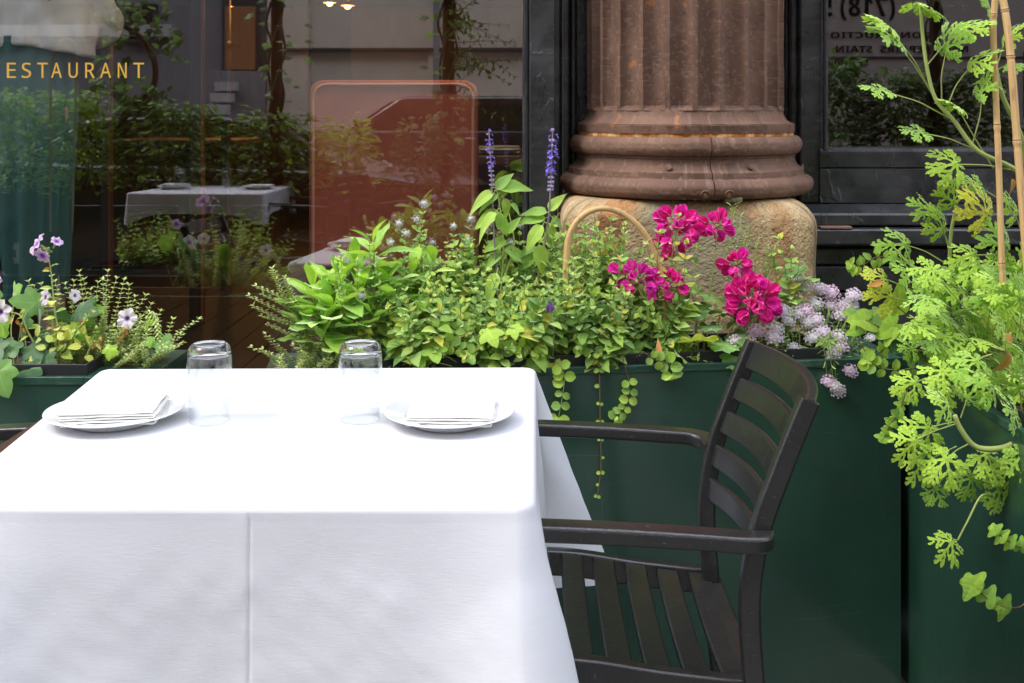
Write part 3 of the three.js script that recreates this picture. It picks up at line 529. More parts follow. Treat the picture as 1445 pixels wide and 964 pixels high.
function setting(px, py, dia, turn, where, rest, w, layers) {
  const p = onTable(px, py, 0.772), R = dia * -p.z / F / 2;
  const pl = solo('dinner_plate', plateGeo(R), M.china, `white china plate with a folded napkin, ${where}`, 'plate'); pl.position.set(p.x, TY + 0.001, p.z);
  const n = solo('folded_napkin', napkinGeo(w, 0.12, layers, px), M.napkin, `white napkin folded flat on the plate ${where}, ${rest}`, 'napkin'); n.position.set(p.x + 0.003, TY + 0.0115, p.z + 0.008); n.rotation.y = turn;
  return [pl, n];
}
setting(634.5, 577, 185, -0.015, 'right of the tumblers', 'edges squared', 0.142, 4);
setting(162.5, 576, 189, 0.13, 'at the table left edge', 'loosely layered', 0.152, 5);
function outward(g) {   // faces turned so that the closed surface encloses a positive volume
  g = clean(g); const p = g.attributes.position.array, n = g.attributes.normal.array; let vol = 0;
  for (let i = 0; i < p.length; i += 9) vol += p[i] * (p[i + 4] * p[i + 8] - p[i + 5] * p[i + 7]) - p[i + 1] * (p[i + 3] * p[i + 8] - p[i + 5] * p[i + 6]) + p[i + 2] * (p[i + 3] * p[i + 7] - p[i + 4] * p[i + 6]);
  if (vol < 0) for (let i = 0; i < p.length; i += 9) for (let k = 0; k < 3; k++) { let t = p[i + 3 + k]; p[i + 3 + k] = p[i + 6 + k]; p[i + 6 + k] = t; t = n[i + 3 + k]; n[i + 3 + k] = n[i + 6 + k]; n[i + 6 + k] = t; }
  let dot = 0; for (let i = 0; i < p.length; i += 9) { const ax = p[i + 3] - p[i], ay = p[i + 4] - p[i + 1], az = p[i + 5] - p[i + 2], bx = p[i + 6] - p[i], by = p[i + 7] - p[i + 1], bz = p[i + 8] - p[i + 2]; dot += (ay * bz - az * by) * n[i] + (az * bx - ax * bz) * n[i + 1] + (ax * by - ay * bx) * n[i + 2]; }
  if (dot < 0) for (let i = 0; i < n.length; i++) n[i] = -n[i];
  return g;
}
// drinking glass upside down: a clear wall and a thick solid bottom, which is now on top
const TH = 0.132, spline = (q) => new THREE.CatmullRomCurve3(q.map(([x, y]) => V(x, y, 0)), false, 'centripetal').getPoints(50).map((p) => new THREE.Vector2(Math.max(0, p.x), p.y));
const tumblerWall = new THREE.LatheGeometry(spline([[0.0331, 0.0012], [0.0352, 0.035], [0.0368, TH - 0.055], [0.037, TH - 0.032], [0.0363, TH - 0.019]]), 64), tumblerInner = new THREE.LatheGeometry(spline([[0.0318, 0.0012], [0.0336, 0.035], [0.0352, TH - 0.055], [0.0352, TH - 0.036], [0.034, TH - 0.0225]]), 64);
const tumblerLip = new THREE.TorusGeometry(0.03245, 0.0007, 8, 64).rotateX(Math.PI / 2).translate(0, 0.0008, 0);
const tumblerBase = outward(new THREE.LatheGeometry([...spline([[0, TH - 0.0022], [0.018, TH - 0.0018], [0.0262, TH], [0.0295, TH - 0.0012], [0.0335, TH - 0.0065], [0.0362, TH - 0.0165], [0.0365, TH - 0.0185]]), ...spline([[0.0342, TH - 0.0205], [0.031, TH - 0.0172], [0.018, TH - 0.0152], [0, TH - 0.0146]])].reverse(), 64));
function tumbler(p, label) { const t = thing('glass_tumbler', label, 'glass', V(p.x, TY + 0.0006, p.z)); part('wall', [tumblerWall.clone(), tumblerInner.clone()], M.tumblerWall, t); part('lip', tumblerLip, M.tumblerWall, t); part('thick_bottom', tumblerBase, M.glass, t); return t; }
tumbler(onTable(295.5, 594.5), 'clear tumbler standing upside down on the cloth, next to the left plate');
tumbler(onTable(508.5, 593), 'clear tumbler standing upside down on the cloth, near the right plate');

// ================================================================ black slatted armchairs
function makeChair(label, group) {
  const t = thing('garden_armchair', label, 'chair', V(0.1, 0, -1.82), group), W = (n, g) => wpart(n, g, M.resin, t);
  const ZN = -1.622, ZF = -2.022;
  const postLine = new THREE.CatmullRomCurve3([V(0.41, 0.852, 0), V(0.372, 0.757, 0), V(0.34, 0.669, 0), V(0.326, 0.6, 0), V(0.322, 0.54, 0), V(0.328, 0.44, 0), V(0.345, 0.25, 0), V(0.38, -0.08, 0)], false, 'centripetal');
  const lineX = (y) => { let a = 0, b = 1; for (let k = 0; k < 26; k++) { const m = (a + b) / 2; postLine.getPoint(m).y > y ? a = m : b = m; } return postLine.getPoint((a + b) / 2).x; };
  const bar = (pts, hw, hz, r = 0.006, seg = 40) => {   // rounded rectangular section swept along a path in an upright plane or level
    const c = pts instanceof THREE.Curve ? pts : new THREE.CatmullRomCurve3(pts, false, 'centripetal'), sec = []; const cs = [[hw - r, hz - r, 0], [-(hw - r), hz - r, 1], [-(hw - r), -(hz - r), 2], [hw - r, -(hz - r), 3]];
    for (const [x, y, q] of cs) for (let k = 0; k <= 3; k++) { const a = (q + k / 3) * Math.PI / 2; sec.push([x + r * Math.cos(a), y + r * Math.sin(a)]); }
    const n = sec.length, up = V(0, 0, 1);
    return (side) => {
      const g = sheet(n, seg, (u, v) => { const [a, b] = sec[Math.round(u * n) % n], p = c.getPoint(v), tg = c.getTangent(v), bi = side.clone(), q = V().crossVectors(tg, bi).normalize(); return p.clone().addScaledVector(q, a).addScaledVector(bi, b); }, (u, v) => [u * 0.1, v * c.getLength()]);
      const caps = [0, 1].map((v) => { const p = c.getPoint(v), tg = c.getTangent(v), q = V().crossVectors(tg, side).normalize(), pos = [p.x, p.y, p.z], id = []; sec.forEach(([a, b], i) => { const w = p.clone().addScaledVector(q, a).addScaledVector(side, b); pos.push(w.x, w.y, w.z); const j = (i + 1) % n; v ? id.push(0, 1 + i, 1 + j) : id.push(0, 1 + j, 1 + i); }); const cg = new THREE.BufferGeometry(); cg.setAttribute('position', new THREE.Float32BufferAttribute(pos, 3)); cg.setIndex(id); cg.computeVertexNormals(); return cg; });
      return merge([g, ...caps]);
    };
  };
  for (const z of [ZN, ZF]) W('back_post', bar(postLine, 0.0155, 0.0125)(V(0, 0, 1)).translate(0, 0, z));
  // five curved back slats; the top one is deeper and runs over the posts
  [[0.829, 0.048], [0.769, 0.04], [0.708, 0.04], [0.647, 0.04], [0.586, 0.04]].forEach(([y, h], k) => {
    const x = lineX(y), lean = (lineX(y + 0.02) - lineX(y - 0.02)) / 0.04, e = k ? -0.004 : 0.006, mid = (ZN + ZF) / 2, hl = (ZN - ZF) / 2 + e, th = k ? 0.006 : 0.0085;
    const sec = []; const r = 0.0045; for (const [a, b, q] of [[th - r, h / 2 - r, 0], [-(th - r), h / 2 - r, 1], [-(th - r), -(h / 2 - r), 2], [th - r, -(h / 2 - r), 3]]) for (let i = 0; i <= 3; i++) { const an = (q + i / 3) * Math.PI / 2; sec.push([a + r * Math.cos(an), b + r * Math.sin(an)]); }
    const n = sec.length, nv = 24;
    const g = sheet(n, nv, (u, v) => { const [a, b] = sec[Math.round(u * n) % n], s = v * 2 - 1, bow = 0.04 * (1 - s * s); return V(x + bow + a + lean * b, y + b - a * lean * 0.5, mid + hl * s); }, (u, v) => [u * 0.1, v * 0.4]);
    const caps = [-1, 1].map((s) => { const pos = [x, y, mid + hl * s], id = []; sec.forEach(([a, b], i) => { pos.push(x + a + lean * b, y + b - a * lean * 0.5, mid + hl * s); const j = (i + 1) % n; s > 0 ? id.push(0, 1 + i, 1 + j) : id.push(0, 1 + j, 1 + i); }); const c = new THREE.BufferGeometry(); c.setAttribute('position', new THREE.Float32BufferAttribute(pos, 3)); c.setIndex(id); c.computeVertexNormals(); return c; });
    W(k ? 'back_slat' : 'top_rail', merge([g, ...caps]));
  });
  // arms: level bars that turn in to the back posts and down into the front legs
  for (const s of [1, -1]) {
    const zo = s > 0 ? -1.592 : -2.105, zi = s > 0 ? ZN + 0.005 : ZF - 0.02;
    const arm = new THREE.CatmullRomCurve3([V(-0.115, 0.672, zo), V(-0.05, 0.672, zo), V(0.1, 0.667, zo), V(0.25, 0.658, zo), V(0.31, 0.653, zo - s * 0.002), V(0.332, 0.651, lerp(zo, zi, 0.35)), V(0.34, 0.65, zi - s * 0.004)], false, 'centripetal');
    const sec = [], r = 0.006, hw = 0.019, hh = 0.0125; for (const [a, b, q] of [[hw - r, hh - r, 0], [-(hw - r), hh - r, 1], [-(hw - r), -(hh - r), 2], [hw - r, -(hh - r), 3]]) for (let i = 0; i <= 3; i++) { const an = (q + i / 3) * Math.PI / 2; sec.push([a + r * Math.cos(an), b + r * Math.sin(an)]); }
    const n = sec.length, g = sheet(n, 60, (u, v) => { const [a, b] = sec[Math.round(u * n) % n], p = arm.getPoint(v), tg = arm.getTangent(v), q = V(tg.z, 0, -tg.x).normalize(); return p.addScaledVector(q, -a).add(V(0, b, 0)); }, (u, v) => [u * 0.1, v * 0.5]);
    const cap = (v) => { const p = arm.getPoint(v), tg = arm.getTangent(v), q = V(tg.z, 0, -tg.x).normalize(), pos = [p.x, p.y, p.z], id = []; sec.forEach(([a, b], i) => { const w = p.clone().addScaledVector(q, -a); pos.push(w.x, w.y + b, w.z); const j = (i + 1) % n; v ? id.push(0, 1 + i, 1 + j) : id.push(0, 1 + j, 1 + i); }); const c = new THREE.BufferGeometry(); c.setAttribute('position', new THREE.Float32BufferAttribute(pos, 3)); c.setIndex(id); c.computeVertexNormals(); return c; };
    W('armrest', merge([g, cap(0), cap(1)]));
    W('front_leg', bar([V(-0.108, 0.668, 0), V(-0.128, 0.6, 0), V(-0.135, 0.4, 0), V(-0.153, -0.08, 0)], 0.016, 0.016)(V(0, 0, 1)).translate(0, 0, zo - s * 0.002));
  }
  // seat: two side rails, front and rear rails, slats that sag a little
  const seatY = (x) => 0.449 - 0.036 * sstep(x, 0.02, 0.34);
  for (const z of [-1.652, -2.052]) W('seat_rail', bar([V(-0.14, 0.428, 0), V(0.05, seatY(0.05) - 0.012, 0), V(0.2, seatY(0.2) - 0.012, 0), V(0.33, seatY(0.33) - 0.012, 0)], 0.024, 0.012)(V(0, 0, 1)).translate(0, 0, z));
  W('front_rail', box(-0.165, -0.135, 0.4, 0.442, -2.04, -1.664, 0.008)); W('rear_rail', box(0.322, 0.352, 0.385, 0.414, -2.04, -1.664, 0.006));
  for (let k = -2; k <= 5; k++) {
    const x = 0.0155 + 0.0592 * k, w = 0.0205, y = seatY(x) + 0.001, sl = (seatY(x + 0.02) - seatY(x - 0.02)) / 0.04;
    const prof = [[-w, -0.006], [w, -0.006], [w, 0.003], [w - 0.003, 0.006], [-w + 0.003, 0.006], [-w, 0.003]], n = prof.length;
    const g = sheet(n, 16, (u, v) => { const [a, b] = prof[Math.round(u * n) % n], s = v * 2 - 1; return V(x + a, y + b + sl * a - 0.011 * (1 - s * s), lerp(-2.041, -1.663, v)); }, (u, v) => [u * 0.1, v * 0.38]);
    W('seat_slat', toCreasedNormals(g, 0.5));
  }
  return t;
}
const chair = makeChair('black slatted armchair facing the table, right of the white cloth', 'black armchairs at the tables');
function copyThing(o, label, x, z, turn) { const c = o.clone(); c.name = numbered(o.name.replace(/_\d+$/, '')); c.userData = { ...o.userData, label }; c.position.set(x, o.position.y, z); c.rotation.y += turn; scene.add(c); return c; }
copyThing(chair, 'black armchair at the left of the white table, only an arm in view', -1.0, -1.86, Math.PI);

// ================================================================ green planters
function planter(label, x, z, turn, L, D, liner, opts = {}) {   // front left corner at (x, z); liner from liner[0] to liner[1] along the front
  const H = opts.h ?? 0.7, t = thing('planter_box', label, 'planter', V(x, 0, z)); t.rotation.y = turn;
  const b = 0.018, top = 0.018, G = (n, g, m = M.green) => part(n, g, m, t);
  G('front_board', box(0, L, -0.075, H - top, -b, 0, 0)); G('back_board', box(0, L, -0.075, H - top, -D, -D + b, 0.002));
  G('side_board', box(0, b, -0.075, H - top, -D + b + 0.001, -b - 0.001, 0.001)); G('side_board', box(L - b, L, -0.075, H - top, -D + b + 0.001, -b - 0.001, 0.001));
  const [l0, l1] = liner, seam = D * 0.47;
  // cover boards round the liner
  for (const [a, c] of [[-0.002, l0], [l1, L + 0.002]]) if (c - a > 0.02) { G('top_board', box(a, c - 0.001, H - top + 0.0005, H, -seam + 0.0015, 0.003, 0.002), M.greenTop); G('top_board', box(a, c - 0.001, H - top + 0.0005, H, -D - 0.003, -seam - 0.0015, 0.002), M.greenTop); }
  G('top_strip', box(l0, l1, H - top + 0.0005, H, -0.012, 0.003, 0.002), M.greenTop); G('top_strip', box(l0, l1, H - top + 0.0005, H, -D - 0.003, -D + 0.012, 0.002), M.greenTop);
  const z0 = -0.014, z1 = -D + 0.014, hi = H + 0.024, w = 0.006;
  G('liner', [box(l0, l1, H - 0.15, hi, z0 - w, z0, 0.002), box(l0, l1, H - 0.15, hi, z1, z1 + w, 0.002), box(l0, l0 + w, H - 0.15, hi, z1 + w, z0 - w, 0.001), box(l1 - w, l1, H - 0.15, hi, z1 + w, z0 - w, 0.001)], M.liner);
  const soil = sheet(60, 12, (u, v) => V(lerp(l0 + w, l1 - w, u), H - 0.018 + 0.012 * noise3(u * (l1 - l0) * 30, v * 8, 3), lerp(z0 - w, z1 + w, v)), (u, v) => [u * (l1 - l0), v * D]);
  G('soil', soil, M.soil); return t;
}
planter('dark green planter box at the left edge behind the table, ivy over its rim', -2.45, -2.385, 0, 1.62, 0.267, [0.02, 1.479]);
const BT = 0.126, BX = -0.585, BZ = -2.39;
planter('long dark green planter box behind the chair, full of herbs and magenta flowers', BX, BZ, BT, 1.462, 0.225, [0.255, 1.29]);
planter('dark green planter box at the right edge, set end-on towards the camera', 0.888, -2.8, -Math.PI / 2, 1.9, 0.45, [0.19, 1.86]);

// ================================================================ plants
// leaf materials: light passes through them; a vein print multiplies the tint
const veins = tex([64, 128], (u, v) => {
  const x = Math.abs(u - 0.5) * 2, mid = Math.exp(-((x / 0.05) ** 2)), s = (v * 7 - x * 1.6) % 1, side = Math.exp(-(((((s + 1) % 1) - 0.5) / 0.12) ** 2)) * sstep(x, 0.02, 0.2) * (1 - x);
  const k = 0.8 + 0.14 * (fbm(u, v, 8, 3) - 0.4) + 0.16 * mid + 0.09 * side; return [Math.min(1, k * 1.0), Math.min(1, k), Math.min(1, k * 0.95)];
}, true);
const leafBump = tex([64, 128], (u, v) => { const x = Math.abs(u - 0.5) * 2, s = (((v * 7 - x * 1.6) % 1) + 1) % 1; return 0.5 - 0.35 * Math.exp(-((x / 0.06) ** 2)) - 0.3 * Math.exp(-(((s - 0.5) / 0.16) ** 2)) * (1 - x) + 0.3 * fbm(u, v, 16, 2); }, false);
const blotch = tex(128, (u, v) => { const k = 0.85 + 0.3 * (fbm(u, v, 6, 4) - 0.5); return [k, k, k]; }, true, 1, 1);
function leafMat(r, g, b, o = {}) { return phy({ color: lin(Math.min(0.8, r * 1.85), Math.min(0.88, g * 1.78), b * 1.15), map: o.map ?? veins, bumpMap: o.bump ?? leafBump, bumpScale: o.bs ?? 0.0012, roughness: 1, transmission: o.t ?? 0.46, thickness: 0, clearcoat: o.coat ?? 0.35, clearcoatRoughness: 0.38, side: THREE.DoubleSide }); }
const petalMat = (r, g, b, t = 0.35) => phy({ color: lin(r, g, b), map: blotch, roughness: 1, transmission: t, thickness: 0, side: THREE.DoubleSide });
const stemMat = (r, g, b) => std({ color: lin(r, g, b), roughness: 0.65, map: blotch });
const L = {
  mint: [leafMat(0.21, 0.36, 0.06), leafMat(0.27, 0.42, 0.075), leafMat(0.16, 0.3, 0.065), leafMat(0.34, 0.47, 0.09), leafMat(0.22, 0.36, 0.1), leafMat(0.42, 0.42, 0.07), leafMat(0.12, 0.25, 0.06)],
  lance: [leafMat(0.26, 0.45, 0.05), leafMat(0.32, 0.5, 0.06), leafMat(0.2, 0.38, 0.05)],
  salvia: [leafMat(0.2, 0.37, 0.07), leafMat(0.28, 0.44, 0.08), leafMat(0.17, 0.32, 0.07)],
  gera: [leafMat(0.14, 0.3, 0.06), leafMat(0.19, 0.36, 0.07), leafMat(0.1, 0.23, 0.06)], geraY: leafMat(0.38, 0.45, 0.05),
  jenny: [leafMat(0.24, 0.42, 0.06), leafMat(0.32, 0.5, 0.08), leafMat(0.2, 0.36, 0.09)],
  ivy: [leafMat(0.05, 0.13, 0.055, { coat: 0.6 }), leafMat(0.07, 0.17, 0.065, { coat: 0.6 }), leafMat(0.12, 0.26, 0.06, { coat: 0.5 })], ivyLight: [leafMat(0.3, 0.48, 0.06), leafMat(0.22, 0.42, 0.07)],
  citro: [leafMat(0.27, 0.44, 0.045), leafMat(0.23, 0.41, 0.05), leafMat(0.3, 0.47, 0.05), leafMat(0.2, 0.37, 0.05)], citroY: [leafMat(0.42, 0.44, 0.03), leafMat(0.36, 0.43, 0.035)],
  thyme: [leafMat(0.34, 0.45, 0.2, { t: 0.3 }), leafMat(0.42, 0.5, 0.26, { t: 0.3 })],
  aly: [leafMat(0.2, 0.34, 0.09), leafMat(0.26, 0.4, 0.12)], rose: [leafMat(0.2, 0.34, 0.1), leafMat(0.3, 0.45, 0.14)],
  petunia: [leafMat(0.42, 0.47, 0.09), leafMat(0.5, 0.5, 0.16), leafMat(0.3, 0.42, 0.08)], dry: leafMat(0.38, 0.19, 0.08, { t: 0.2, coat: 0 }), dark: [leafMat(0.05, 0.1, 0.025), leafMat(0.07, 0.14, 0.03), leafMat(0.09, 0.15, 0.03)],
};
const ST = { green: stemMat(0.22, 0.32, 0.07), pale: stemMat(0.36, 0.44, 0.12), red: stemMat(0.22, 0.09, 0.05), brown: stemMat(0.16, 0.095, 0.05), violet: stemMat(0.26, 0.2, 0.24) };

function leafGeo({ n = 5, m = 2, W = 0.6, prof, fold = 0.15, droop = 0.25, wave = 0, twist = 0 }) {   // unit length along z
  const pf = prof ?? ((t) => Math.pow(Math.sin(Math.PI * Math.pow(t, 0.78)), 0.85));
  const g = sheet(m * 2, n, (u, v) => { const s = u * 2 - 1, w = Math.max(pf(v), v > 0.001 && v < 0.999 ? 0.02 : 0.012) * W / 2, x = s * w, y = fold * Math.abs(x) - droop * v * v + wave * Math.sin(v * 14) * s * s * 0.05, a = twist * v; return V(x * Math.cos(a), y + x * Math.sin(a), v); });
  return g;
}
const P_lance = (t) => Math.pow(Math.sin(Math.PI * Math.pow(t, 1.35)), 0.9), P_round = (t) => Math.sqrt(Math.max(0, 1 - (2 * t - 1) ** 2)), P_ov = (t) => Math.pow(Math.sin(Math.PI * Math.pow(t, 0.66)), 0.9);
const G = {
  ovate: [leafGeo({ W: 0.62, droop: 0.25 }), leafGeo({ W: 0.68, droop: 0.45, fold: 0.25, twist: 0.3 }), leafGeo({ W: 0.56, droop: 0.05, fold: 0.35 }), leafGeo({ W: 0.66, droop: 0.35, wave: 1, twist: -0.4 })],
  lance: [leafGeo({ n: 8, W: 0.42, prof: P_lance, droop: 0.18, fold: 0.2, wave: 0.5 }), leafGeo({ n: 8, W: 0.46, prof: P_lance, droop: 0.4, fold: 0.3, twist: 0.3 }), leafGeo({ n: 8, W: 0.4, prof: P_lance, droop: 0.02, fold: 0.25, wave: 0.8, twist: -0.3 })],
  hang: [leafGeo({ n: 9, m: 3, W: 0.5, prof: P_ov, droop: 0.55, fold: 0.2, wave: 0.5 }), leafGeo({ n: 9, m: 3, W: 0.46, prof: P_ov, droop: 0.8, fold: 0.28, twist: 0.4 }), leafGeo({ n: 9, m: 3, W: 0.52, prof: P_ov, droop: 0.35, fold: 0.3, twist: -0.3 })],
  round: [leafGeo({ n: 5, W: 0.92, prof: P_round, droop: 0.2, fold: 0.15 }), leafGeo({ n: 5, W: 0.85, prof: P_round, droop: 0.4, fold: 0.2, twist: 0.3 })],
  tiny: [leafGeo({ n: 2, m: 1, W: 0.5, droop: 0.15, fold: 0.3 })],
  needle: [leafGeo({ n: 4, m: 1, W: 0.13, prof: P_lance, droop: 0.35, fold: 0.4 }), leafGeo({ n: 4, m: 1, W: 0.11, prof: P_lance, droop: -0.2, fold: 0.4 })],
  narrow: [leafGeo({ n: 4, m: 1, W: 0.26, prof: P_lance, droop: 0.3, fold: 0.3 }), leafGeo({ n: 4, m: 1, W: 0.24, prof: P_lance, droop: -0.05, fold: 0.3 })],
};
// leaf as a fan round its stalk: rim(angle) gives the outline, angle 0 is the tip
function fanLeaf(rim, segs, rings, bend) {
  const pos = [0, bend(0, 0), 0], uv = [0.5, 0.5], idx = [];
  for (let r = 1; r <= rings; r++) for (let s = 0; s < segs; s++) { const a = (s / segs * 2 - 1) * Math.PI, q = rim(a) * r / rings, x = Math.sin(a) * q, z = Math.cos(a) * q; pos.push(x, bend(q, a), z); uv.push(0.5 + x * 0.45, 0.5 + z * 0.45); }
  for (let s = 0; s < segs; s++) { const t = (s + 1) % segs; idx.push(0, 1 + s, 1 + t); for (let r = 1; r < rings; r++) { const a = 1 + (r - 1) * segs + s, b = 1 + (r - 1) * segs + t, c = a + segs, d = b + segs; idx.push(a, c, b, b, c, d); } }
  const g = new THREE.BufferGeometry(); g.setAttribute('position', new THREE.Float32BufferAttribute(pos, 3)); g.setAttribute('uv', new THREE.Float32BufferAttribute(uv, 2)); g.setIndex(idx); g.computeVertexNormals(); return g;
}
const palmVeins = (n, spread, base, vein, rimCol) => tex(256, (u, v) => { const x = (u - 0.5) / 0.45, z = (v - 0.5) / 0.45, r = Math.hypot(x, z), a = Math.atan2(x, z); let k = 0; for (let i = 0; i < n; i++) { const b = (i / (n - 1) - 0.5) * spread; k = Math.max(k, Math.exp(-((Math.sin((a - b) / 2) * 2 * r / 0.022) ** 2)) * (Math.cos(a - b) > 0 ? 1 : 0)); } let c = mix3(base, vein, k * 0.75); const f = fbm(u, v, 10, 4); c = c.map((q) => q * (0.8 + 0.4 * f)); return rimCol ? mix3(c, rimCol, sstep(r, 0.72, 0.95) * 0.7) : c; });
const ivyMap = palmVeins(5, 3.6, [0.78, 0.8, 0.78], [1, 1, 1]), geraMap = palmVeins(7, 4.4, [0.82, 0.84, 0.8], [1, 1, 0.95]);
for (const m of [...L.ivy, ...L.ivyLight]) m.map = ivyMap; for (const m of [...L.gera, L.geraY]) m.map = geraMap;
for (const m of [...L.ivy, ...L.ivyLight, ...L.gera, L.geraY, ...L.citro, ...L.citroY]) { m.bumpMap = blotch; m.bumpScale = 0.002; }
for (const m of [...L.citro, ...L.citroY]) m.map = blotch;
const lobes = (list) => (a) => { let r = 0.3; for (const [c, w, l] of list) { const d = Math.abs(((a - c + Math.PI * 3) % (Math.PI * 2)) - Math.PI) / w; if (d < 1) r = Math.max(r, lerp(0.42, l, (1 - d) ** 0.8)); } return r; };
const ivyRim = (k) => lobes([[0, 0.75, 1], [1.05, 0.62, 0.8 * k], [-1.05, 0.62, 0.78 * k], [2.1, 0.55, 0.58], [-2.1, 0.55, 0.6]]);
G.ivy = [1, 0.9, 1.1].map((k, i) => fanLeaf(ivyRim(k), 60, 4, (q, a) => 0.1 * q * Math.abs(Math.sin(a * 1.5)) - (0.16 + 0.1 * i) * q * q + 0.03 * Math.cos(a * 5) * q));
G.ivyHeart = [0, 1].map((i) => fanLeaf((a) => 0.6 + 0.5 * Math.exp(-((a / 0.34) ** 2)) + 0.16 * Math.exp(-(((Math.abs(a) - 2.35) / 0.55) ** 2)) - 0.46 * Math.exp(-(((Math.PI - Math.abs(a)) / 0.34) ** 2)), 40, 3, (q, a) => 0.12 * q * Math.abs(Math.sin(a)) - (0.15 + 0.2 * i) * q * q));
const geraRim = (a) => (1 - 0.72 * Math.exp(-(((Math.PI - Math.abs(a)) / 0.22) ** 2))) * (0.9 + 0.06 * Math.cos(a * 7) + 0.04 * Math.cos(a * 21) + 0.02 * Math.cos(a * 43));
G.gera = [0, 1, 2].map((i) => fanLeaf(geraRim, 90, 4, (q, a) => (0.12 - 0.1 * i) * q * q + 0.1 * q * Math.cos(a * 7 + i) * q + 0.05 * Math.sin(a * 2 + i * 2) * q));
// citronella leaf: feathery lobes, each a toothed strip with toothed side strips
function citroLeaf(seed) {
  const r0 = mulberry(seed), q = (a, b) => a + (b - a) * r0(), geos = [];
  const bend = q(0.15, 0.5), cup = q(-0.15, 0.3), ph = q(0, 6);
  let lift = 0;
  const strip = (x0, z0, ang, len, w0, teeth, n) => {
    lift += 0.0016;
    const k = q(-0.35, 0.35), y0 = lift;
    geos.push(sheet(2, n, (u, v) => {
      const s = u * 2 - 1, a = ang + k * v, tooth = 0.72 + 0.5 * Math.abs(Math.sin(v * Math.PI * teeth)), w = w0 * (0.75 + 0.5 * v) * (v > 0.86 ? Math.sqrt(Math.max(0.02, (1 - v) / 0.14)) : 1) * tooth;
      const x = x0 + Math.sin(a) * len * v + Math.cos(a) * s * w, z = z0 + Math.cos(a) * len * v - Math.sin(a) * s * w, r = Math.hypot(x, z), th = Math.atan2(x, z);
      return V(x, y0 + cup * r - bend * r * r + 0.08 * r * Math.sin(th * 3 + ph) + 0.022 * s * s * Math.sin(v * 9 + ang) - 0.05 * Math.abs(s) * w0 * 4 * v, z);
    }));
  };
  for (const [a, len] of [[0, 1], [0.85, 0.92], [-0.85, 0.92], [1.75, 0.72], [-1.75, 0.72], [2.55, 0.42], [-2.55, 0.42]]) {
    const an = a + q(-0.12, 0.12), l = len * q(0.9, 1.05); strip(0, 0, an, l, 0.053, 3.5, 16);
    for (const [t, sl] of [[0.34, 0.4], [0.54, 0.42], [0.74, 0.3]]) for (const sd of [-1, 1]) strip(Math.sin(an) * l * t, Math.cos(an) * l * t, an + sd * q(0.6, 0.85), l * sl * q(0.8, 1.1) * (len < 0.5 ? 0.7 : 1), 0.045, 3, 12);
  }
  return merge(geos);
}
G.citro = [1, 2, 3, 4, 5].map(citroLeaf);

// ---- growing
const PLANTED = { leaves: 0 };
class Plant {
  constructor(name, label, category, base, group) { this.t = thing(name, label, category, base, group); this.b = base; this.stems = new Map(); this.small = new Map(); this.n = 0; }
  loc(p) { return p.clone().sub(this.b); }
  stem(pts, r0, r1, mat = ST.green, sides = 5, name) { const g = tube(pts.map((p) => this.loc(p)), r0, r1, sides, Math.max(4, pts.length * 4)); if (name) return part(name, g, mat, this.t); if (!this.stems.has(mat)) this.stems.set(mat, []); this.stems.get(mat).push(g); }
  leaf(geo, mat, pos, dir, up, s, sx, small = false) {
    const m = frameMatrix(this.loc(pos), dir, up, s, sx ?? s);
    if (small || this.n >= 300) { if (!this.small.has(mat)) this.small.set(mat, []); this.small.get(mat).push(clean(xf(geo, m))); } else { this.n++; PLANTED.leaves++; addAt('leaf', geo, mat, this.t, m); }
  }
  // pairs of opposite leaves up a stem, each pair turned a quarter from the one below
  pairs(pts, o) {
    const c = new THREE.CatmullRomCurve3(pts, false, 'centripetal'), len = c.getLength(), n = o.n ?? Math.max(2, Math.round(len / o.gap)); this.stem(pts, o.r, o.r * 0.55, o.stem);
    let az = rr(0, 6);
    for (let i = 0; i <= n; i++) {
      const t = lerp(o.start ?? 0.15, 1, i / n), p = c.getPoint(t), d = c.getTangent(t).normalize(), side = V(1, 0, 0).addScaledVector(d, -d.x).normalize(), bi = V().crossVectors(d, side), sz = o.size * lerp(1, o.taper ?? 0.45, sstep(t, 0.55, 1)) * rr(0.8, 1.15);
      const k = o.alt ? 1 : 2;
      for (let j = 0; j < k; j++) { const a = az + j * Math.PI + rr(-0.3, 0.3), out = side.clone().multiplyScalar(Math.cos(a)).addScaledVector(bi, Math.sin(a)), el = lerp(o.el0 ?? 0.1, o.el1 ?? 0.9, t * t) + rr(-0.25, 0.25), dir = out.clone().multiplyScalar(Math.cos(el)).addScaledVector(d, Math.sin(el)); this.leaf(pick(o.geo), pick(o.mat), p.clone().addScaledVector(out, o.r * 0.5), dir, d.clone().addScaledVector(out, -0.3).add(V(0, 0, o.face ?? 0.5)), sz, undefined, o.small); }
      az += o.alt ? 2.4 : Math.PI / 2 + rr(-0.2, 0.2);
      if (i === n && o.tip !== false) for (let j = 0; j < 4; j++) { const a = rr(0, 6.3), dir = d.clone().multiplyScalar(0.75).add(side.clone().multiplyScalar(Math.cos(a) * 0.6)).addScaledVector(bi, Math.sin(a) * 0.6); this.leaf(pick(o.geo), o.tipMat ?? pick(o.mat), p, dir, out4(dir), sz * rr(0.5, 0.75), undefined, o.small); }
    }
  }
  done() {
    for (const [m, l] of this.stems) part('stem', l, m, this.t);
    const all = [...this.small]; for (const [m, l] of all) part('foliage', l, m, this.t, { kind: 'stuff' });
    return this.t;
  }
}
const out4 = (d) => V(0.3 * d.x, 1, 0.3 * d.z + 0.3);
const bend = (a, b, k = 0.15, side = V(rr(-1, 1), 0, rr(-1, 1))) => { const m = a.clone().lerp(b, 0.5).addScaledVector(side, a.distanceTo(b) * k); m.y += a.distanceTo(b) * 0.04; return [a, a.clone().lerp(m, 0.6), m, b]; };
